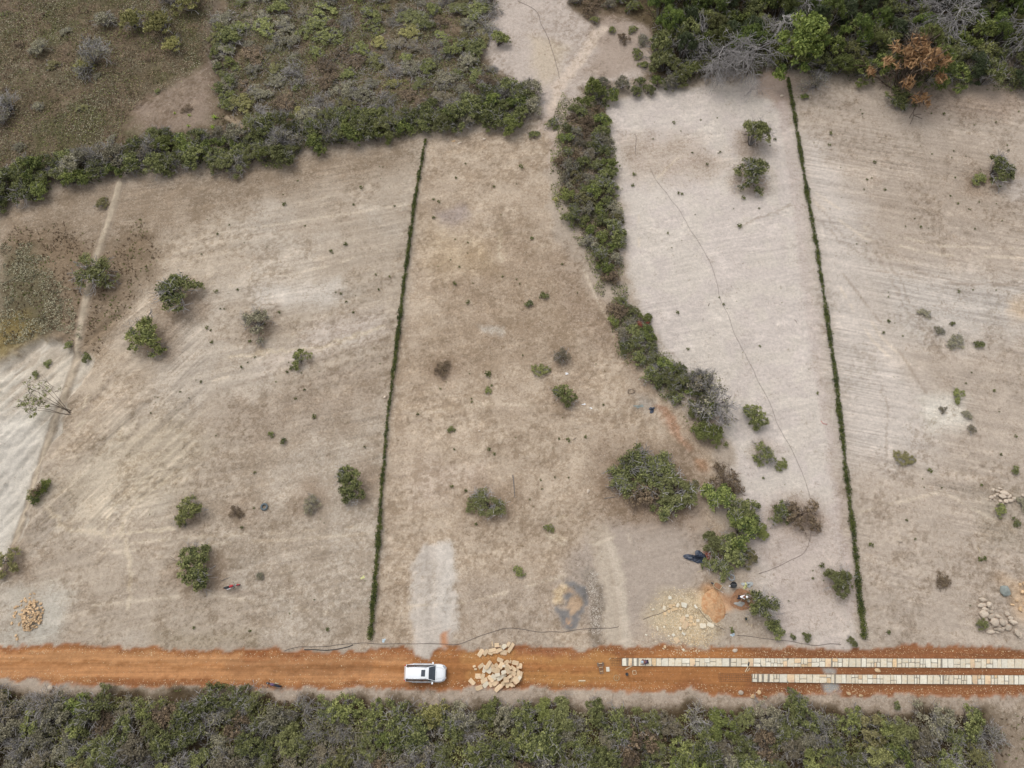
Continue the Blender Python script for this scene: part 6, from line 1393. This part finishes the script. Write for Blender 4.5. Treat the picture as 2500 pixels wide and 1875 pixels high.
stick(1819, 1641, 1826, 1628, .045, 'wood_pale', 'pale wooden handle pointing down from the upper stone strip', 'tool', 'tool_handle', True)
stick(1824, 1640, 1830, 1632, .03, 'wood_pale', 'thin wooden lath right of the pale wooden handle', 'timber', 'timber', True)
stick(1826, 1626, 1828, 1617, .09, 'black', 'dark hand tool lying on the upper stone strip', 'tool', 'hand_tool', True, .12)
stick(540, 1418, 563, 1409, .035, 'twig_grey', 'bare pale stick between the round bush and the red motorbike')
stick(1252, 1160, 1257, 1215, .06, 'twig_grey', 'long bare white branch upright in the lower central lot', 'branch', 'fallen_branch')
stick(1475, 1217, 1506, 1213, .04, 'twig_grey', 'fallen thin branch under the central clump', 'branch', 'fallen_branch')
stick(1702, 1397, 1718, 1392, .03, 'wood_pale', 'thin pale stick below the black tarp')
stick(1399, 1075, 1407, 1068, .03, 'twig_grey', 'short pale stick above the central clump')
stick(1758, 1505, 1778, 1498, .03, 'wood_grey', 'grey stick below the sand pile')
stick(2386, 1336, 2393, 1352, .03, 'wood_pale', 'thin pale stick on the lower right lot')
stick(1823, 1527, 1826, 1521, .03, 'wood_pale', 'pale tool handle sticking out of the bush by the road, left one', 'tool', 'tool_handle')
stick(1834, 1531, 1836, 1523, .03, 'wood_pale', 'pale tool handle sticking out of the bush by the road, right one', 'tool', 'tool_handle')
stick(1575, 121, 1628, 113, .05, 'twig_grey', 'straight grey pole leaning from the wood over the gully ground', 'pole', 'pole', False, .6)
stick(1805, 1470, 1809, 1462, .022, 'wood_pale', 'shovel handle held by the bending person', 'shovel', 'shovel', False, .45)
stick(1940, 780, 1947, 790, .03, 'twig_brown', 'thin dark twig near the hose on the pale lot')
stick(1729, 748, 1731, 741, .04, 'twig_brown', 'small curved dark twig on the pale lot', 'stick')
stick(1875, 1392, 1890, 1380, .012, 'hose_faint', 'short end of thin dark hose', 'hose', 'hose_end') if False else None
# frame of pale laths
x, y, z = P3(1549, 1642); fr = empty('lath_frame', (x, y, z), .15); tag(fr, 'small square frame of pale laths on the orange road', 'wooden frame')
for a_ in ((0, .2, .44, .05), (0, -.2, .4, .04), (-.2, 0, .05, .42), (.2, 0, .04, .36)):
    mb = MB(); mb.box((a_[0], a_[1], .04 + .005 * (a_[3] > .2)), (a_[2], a_[3], .04)); link('lath', mb.mesh('lath', M['wood_pale']), fr)
# reinforcing mesh lying ready for the lower strip and before the upper strip
def rebar(u0, u1, v0, v1, label, nx=16, ny=5):
    x0, y0, z = P3(u0, v1); x1, y1, _ = P3(u1, v0); c_ = empty('reinforcing_mesh', (x0, y0, z + .03)); tag(c_, label, 'steel mesh')
    mb = MB()
    for i in range(nx): X_ = (x1 - x0) * i / (nx - 1); mb.tube([(X_, 0, 0), (X_, y1 - y0, 0)], .012, 4)
    link('cross_bars', mb.mesh('cross_bars', M['rust']), c_); mb = MB()
    for i in range(ny): Y_ = (y1 - y0) * i / (ny - 1); mb.tube([(0, Y_, .02), (x1 - x0, Y_, .02)], .012, 4)
    link('long_bars', mb.mesh('long_bars', M['rust']), c_)
rebar(1756, 1834, 1645, 1664, 'rusty steel mesh on the soil left of the lower stone strip')
rebar(1492, 1516, 1607, 1625, 'rusty steel mesh on the soil left of the upper stone strip', 7, 4)
x, y, z = P3(1505, 1655); mb = MB(); mb.torus((0, 0, .01), .32, .012, None, 24, 4).torus((.05, 0, .03), .30, .01, None, 24, 4).tube([(.0, -.3, .02), (.03, 0, .03), (-.04, .3, .02)], .01, 4); o = link('wire_coil', mb.mesh('wire_coil', M['bucket_tan']), None, (x, y, z + .02)); tag(o, 'thin pale wire coil on the orange road left of the dark bucket', 'wire')
# hoses
def hose(px, r, label, mat='hose', seed=1, z=.03, name='hose'):
    rr = random.Random(seed); ln = poly(px); L = np.r_[0, np.cumsum(np.linalg.norm(np.diff(ln, axis=0), axis=1))]; s = np.arange(0, L[-1], .5)
    # smooth resample
    xx = np.interp(s, L, ln[:, 0]); yy = np.interp(s, L, ln[:, 1]); k = np.ones(5) / 5
    if len(s) > 8:
        xs = np.convolve(np.pad(xx, 2, 'edge'), k, 'valid'); ys = np.convolve(np.pad(yy, 2, 'edge'), k, 'valid')
    else: xs, ys = xx, yy
    wv = (fbm(s / 3.0, s * 0, seed, 3) - .5) * .5; xs = xs + wv; ys = ys + (fbm(s / 3.0, s * 0 + 5, seed, 3) - .5) * .4
    x0, y0 = xs[0], ys[0]
    pp = [(a_ - x0, b_ - y0, hz(a_, b_) + z) for a_, b_ in zip(xs, ys)]; mb = MB(); mb.tube(pp, r, 5)
    o = link(name, mb.mesh(name, M[mat], True), None, (x0, y0, 0)); tag(o, label, 'hose'); return o
hose([(1545, 330), (1554, 322), (1549, 372), (1558, 385)], .03, 'short dark hose on the upper left of the pale lot', 'hose_faint', 2)
hose([(1583, 405), (1600, 440), (1630, 475), (1665, 525), (1690, 570), (1715, 610), (1738, 650), (1752, 690), (1758, 730), (1780, 770), (1795, 820), (1815, 860), (1840, 910), (1860, 945), (1885, 1000), (1905, 1050), (1930, 1095), (1950, 1130), (1970, 1180), (1981, 1225)], .017, 'long thin dark hose winding down the pale lot', 'hose_faint', 3)
hose([(1978, 1285), (1975, 1340), (1955, 1358), (1915, 1378), (1875, 1395), (1842, 1402)], .022, 'thin dark hose curving from the rust-coloured bush to the lower clump', 'hose_faint', 4)
hose([(690, 1594), (720, 1580), (790, 1582), (850, 1572), (900, 1566), (905, 1572), (1000, 1570), (1040, 1575), (1120, 1572), (1160, 1560), (1200, 1545), (1240, 1532), (1270, 1532), (1315, 1544), (1370, 1545), (1430, 1536), (1500, 1530), (1525, 1527)], .026, 'dark hose along the upper side of the road past the left hedge', 'hose', 5)
hose([(1565, 1512), (1575, 1504), (1600, 1502), (1625, 1490), (1640, 1480)], .024, 'short dark hose left of the stone-cutting place', 'hose', 6)
hose([(1700, 1480), (1715, 1500), (1735, 1520), (1760, 1535), (1780, 1540)], .024, 'dark hose between the stone-cutting place and the sand pile', 'hose', 7)
hose([(1793, 1549), (1830, 1553), (1870, 1562), (1900, 1563), (1940, 1568), (1980, 1580), (2010, 1573), (2060, 1576)], .024, 'dark hose along the road edge right of the pale blue bag', 'hose', 8)
hose([(1260, 0), (1290, 15), (1315, 30), (1320, 60), (1338, 85), (1345, 110), (1350, 140), (1362, 165), (1368, 200)], .03, 'thin dark hose down the sand gully', 'hose_faint', 9)
hose([(735, 1583), (760, 1584), (800, 1588), (845, 1580), (870, 1570)], .05, 'torn black plastic pipe at the upper road edge', 'black', 10, name='plastic_pipe')
hose([(2005, 1028), (2008, 1035), (2015, 1036), (2022, 1037)], .03, 'red string lying on the pale lot', 'red', 11, name='string')['category'] = 'string'
# sheet-like things with folds
def sheet(name, u, v, w, d, h, mat, label, cat, seed, rot=0.0, irr=.3, n_=22, zo=0):
    rs = np.random.RandomState(seed); x0, y0, z0 = P3(u, v); V = [(0, 0, h)]; F = []; nr, na = 9, 40; ph = rs.rand(7) * 6.28
    for i in range(1, nr + 1):
        f = i / nr
        for k in range(na):
            a_ = 2 * math.pi * k / na; q = 1 + irr * sum(math.sin((j + 2) * a_ + ph[j]) / (1 + .5 * j) for j in range(5)) * f
            xx, yy = w / 2 * f * q * math.cos(a_), d / 2 * f * q * math.sin(a_)
            fold = abs(math.sin(6 * a_ + ph[5] + 3 * f)) * .5 + .5 * abs(math.sin(9 * xx + ph[6] + 4 * yy))
            V.append((xx, yy, h * (.25 + .75 * fold) * (1 - .75 * f)))
    for k in range(na): F.append((0, 1 + k, 1 + (k + 1) % na))
    for i in range(nr - 1):
        for k in range(na): a_ = 1 + i * na + k; b_ = 1 + i * na + (k + 1) % na; F.append((a_, a_ + na, b_ + na, b_))
    me = pmesh(name, V, F, M[mat]); o = link(name, me, None, (x0, y0, z0 + .02 + zo), (0, 0, rot)); o.modifiers.new('s', 'SOLIDIFY').thickness = .01; tag(o, label, cat); return o
sheet('tarpaulin', 1704, 1362, 2.6, 1.4, .55, 'tarp', 'crumpled black tarpaulin on the dirt left of the lower right clump', 'tarpaulin', 4, R(-20))
sheet('plastic_sheet', 1826, 1427, 1.0, .8, .3, 'plastic_clear', 'crumpled clear plastic sheet above the mortar pad', 'plastic sheet', 5)
sheet('yellow_cloth', 1820, 1430, .5, .6, .36, 'paper_yellow', 'yellow-green rag in the clear plastic sheet', 'rag', 6)
sheet('plastic_bag', 1789, 1550, .45, .36, .12, 'bag_blue', 'pale blue bag beside the small green plant', 'bag', 7)
sheet('plastic_bag', 937, 1564, .42, .36, .06, 'bag_blue', 'pale blue plastic scrap at the roadside right of the left hedge', 'plastic scrap', 8)
sheet('paper_sheet', 886, 1410, .5, .34, .05, 'paper_yellow', 'pale yellow paper left of the lower left hedge', 'paper', 9)
sheet('dark_rag', 1591, 1001, .8, .7, .2, 'tarp', 'dark blue-grey rag left of the lower strip', 'rag', 10)
sheet('dark_rag', 1560, 992, 1.0, .5, .06, 'boulder_grey', 'flat grey plastic remnant left of the dark rag', 'plastic scrap', 11)
sheet('white_scrap', 1426, 987, .4, .25, .08, 'white', 'white plastic scrap right of the lower central bush', 'plastic scrap', 12)
sheet('white_scrap', 1384, 912, .5, .25, .08, 'white', 'white plastic scrap above the lower central bush', 'plastic scrap', 13)
sheet('white_scrap', 1443, 996, .3, .2, .06, 'white', 'small white scrap, rightmost beside the lower central bush', 'plastic scrap', 14)
# ring of dry twigs
x, y, z = P3(1541, 956); rs = np.random.RandomState(4); S = []
for k in range(26):
    a_ = 2 * math.pi * k / 26; S.append([.5 * math.cos(a_), .3 * math.sin(a_), .05 + .1 * rs.rand(), .5 * math.cos(a_ + .5) + rs.normal() * .1, .3 * math.sin(a_ + .5) + rs.normal() * .1, .1, .03, .015])
V, F, t = segs(S, rs); o = link('twig_ring', kmesh('twig_ring', V, F, M['twig_brown'], t), None, (x, y, z)); tag(o, 'curled brown dead twigs above the grey remnants', 'dead twigs')
# fence stakes at the upper left
for i, (u, v) in enumerate(((550, 70), (544, 102), (536, 135), (531, 166), (522, 195), (519, 222))):
    x, y, z = P3(u, v); mb = MB(); mb.tube([(0, 0, -.1), (-.12, .1, .65), (-.2, .15, 1.35)], [.05, .045, .04], 6)
    o = link('fence_stake', mb.mesh('fence_stake', M['wood_pale'], True), None, (x, y, z)); tag(o, ['topmost', 'second from the top', 'third from the top', 'fourth from the top', 'fifth from the top', 'lowest'][i] + ' pale fence stake along the edge of the brown field', 'fence stake')
print('objects', len(bpy.data.objects))
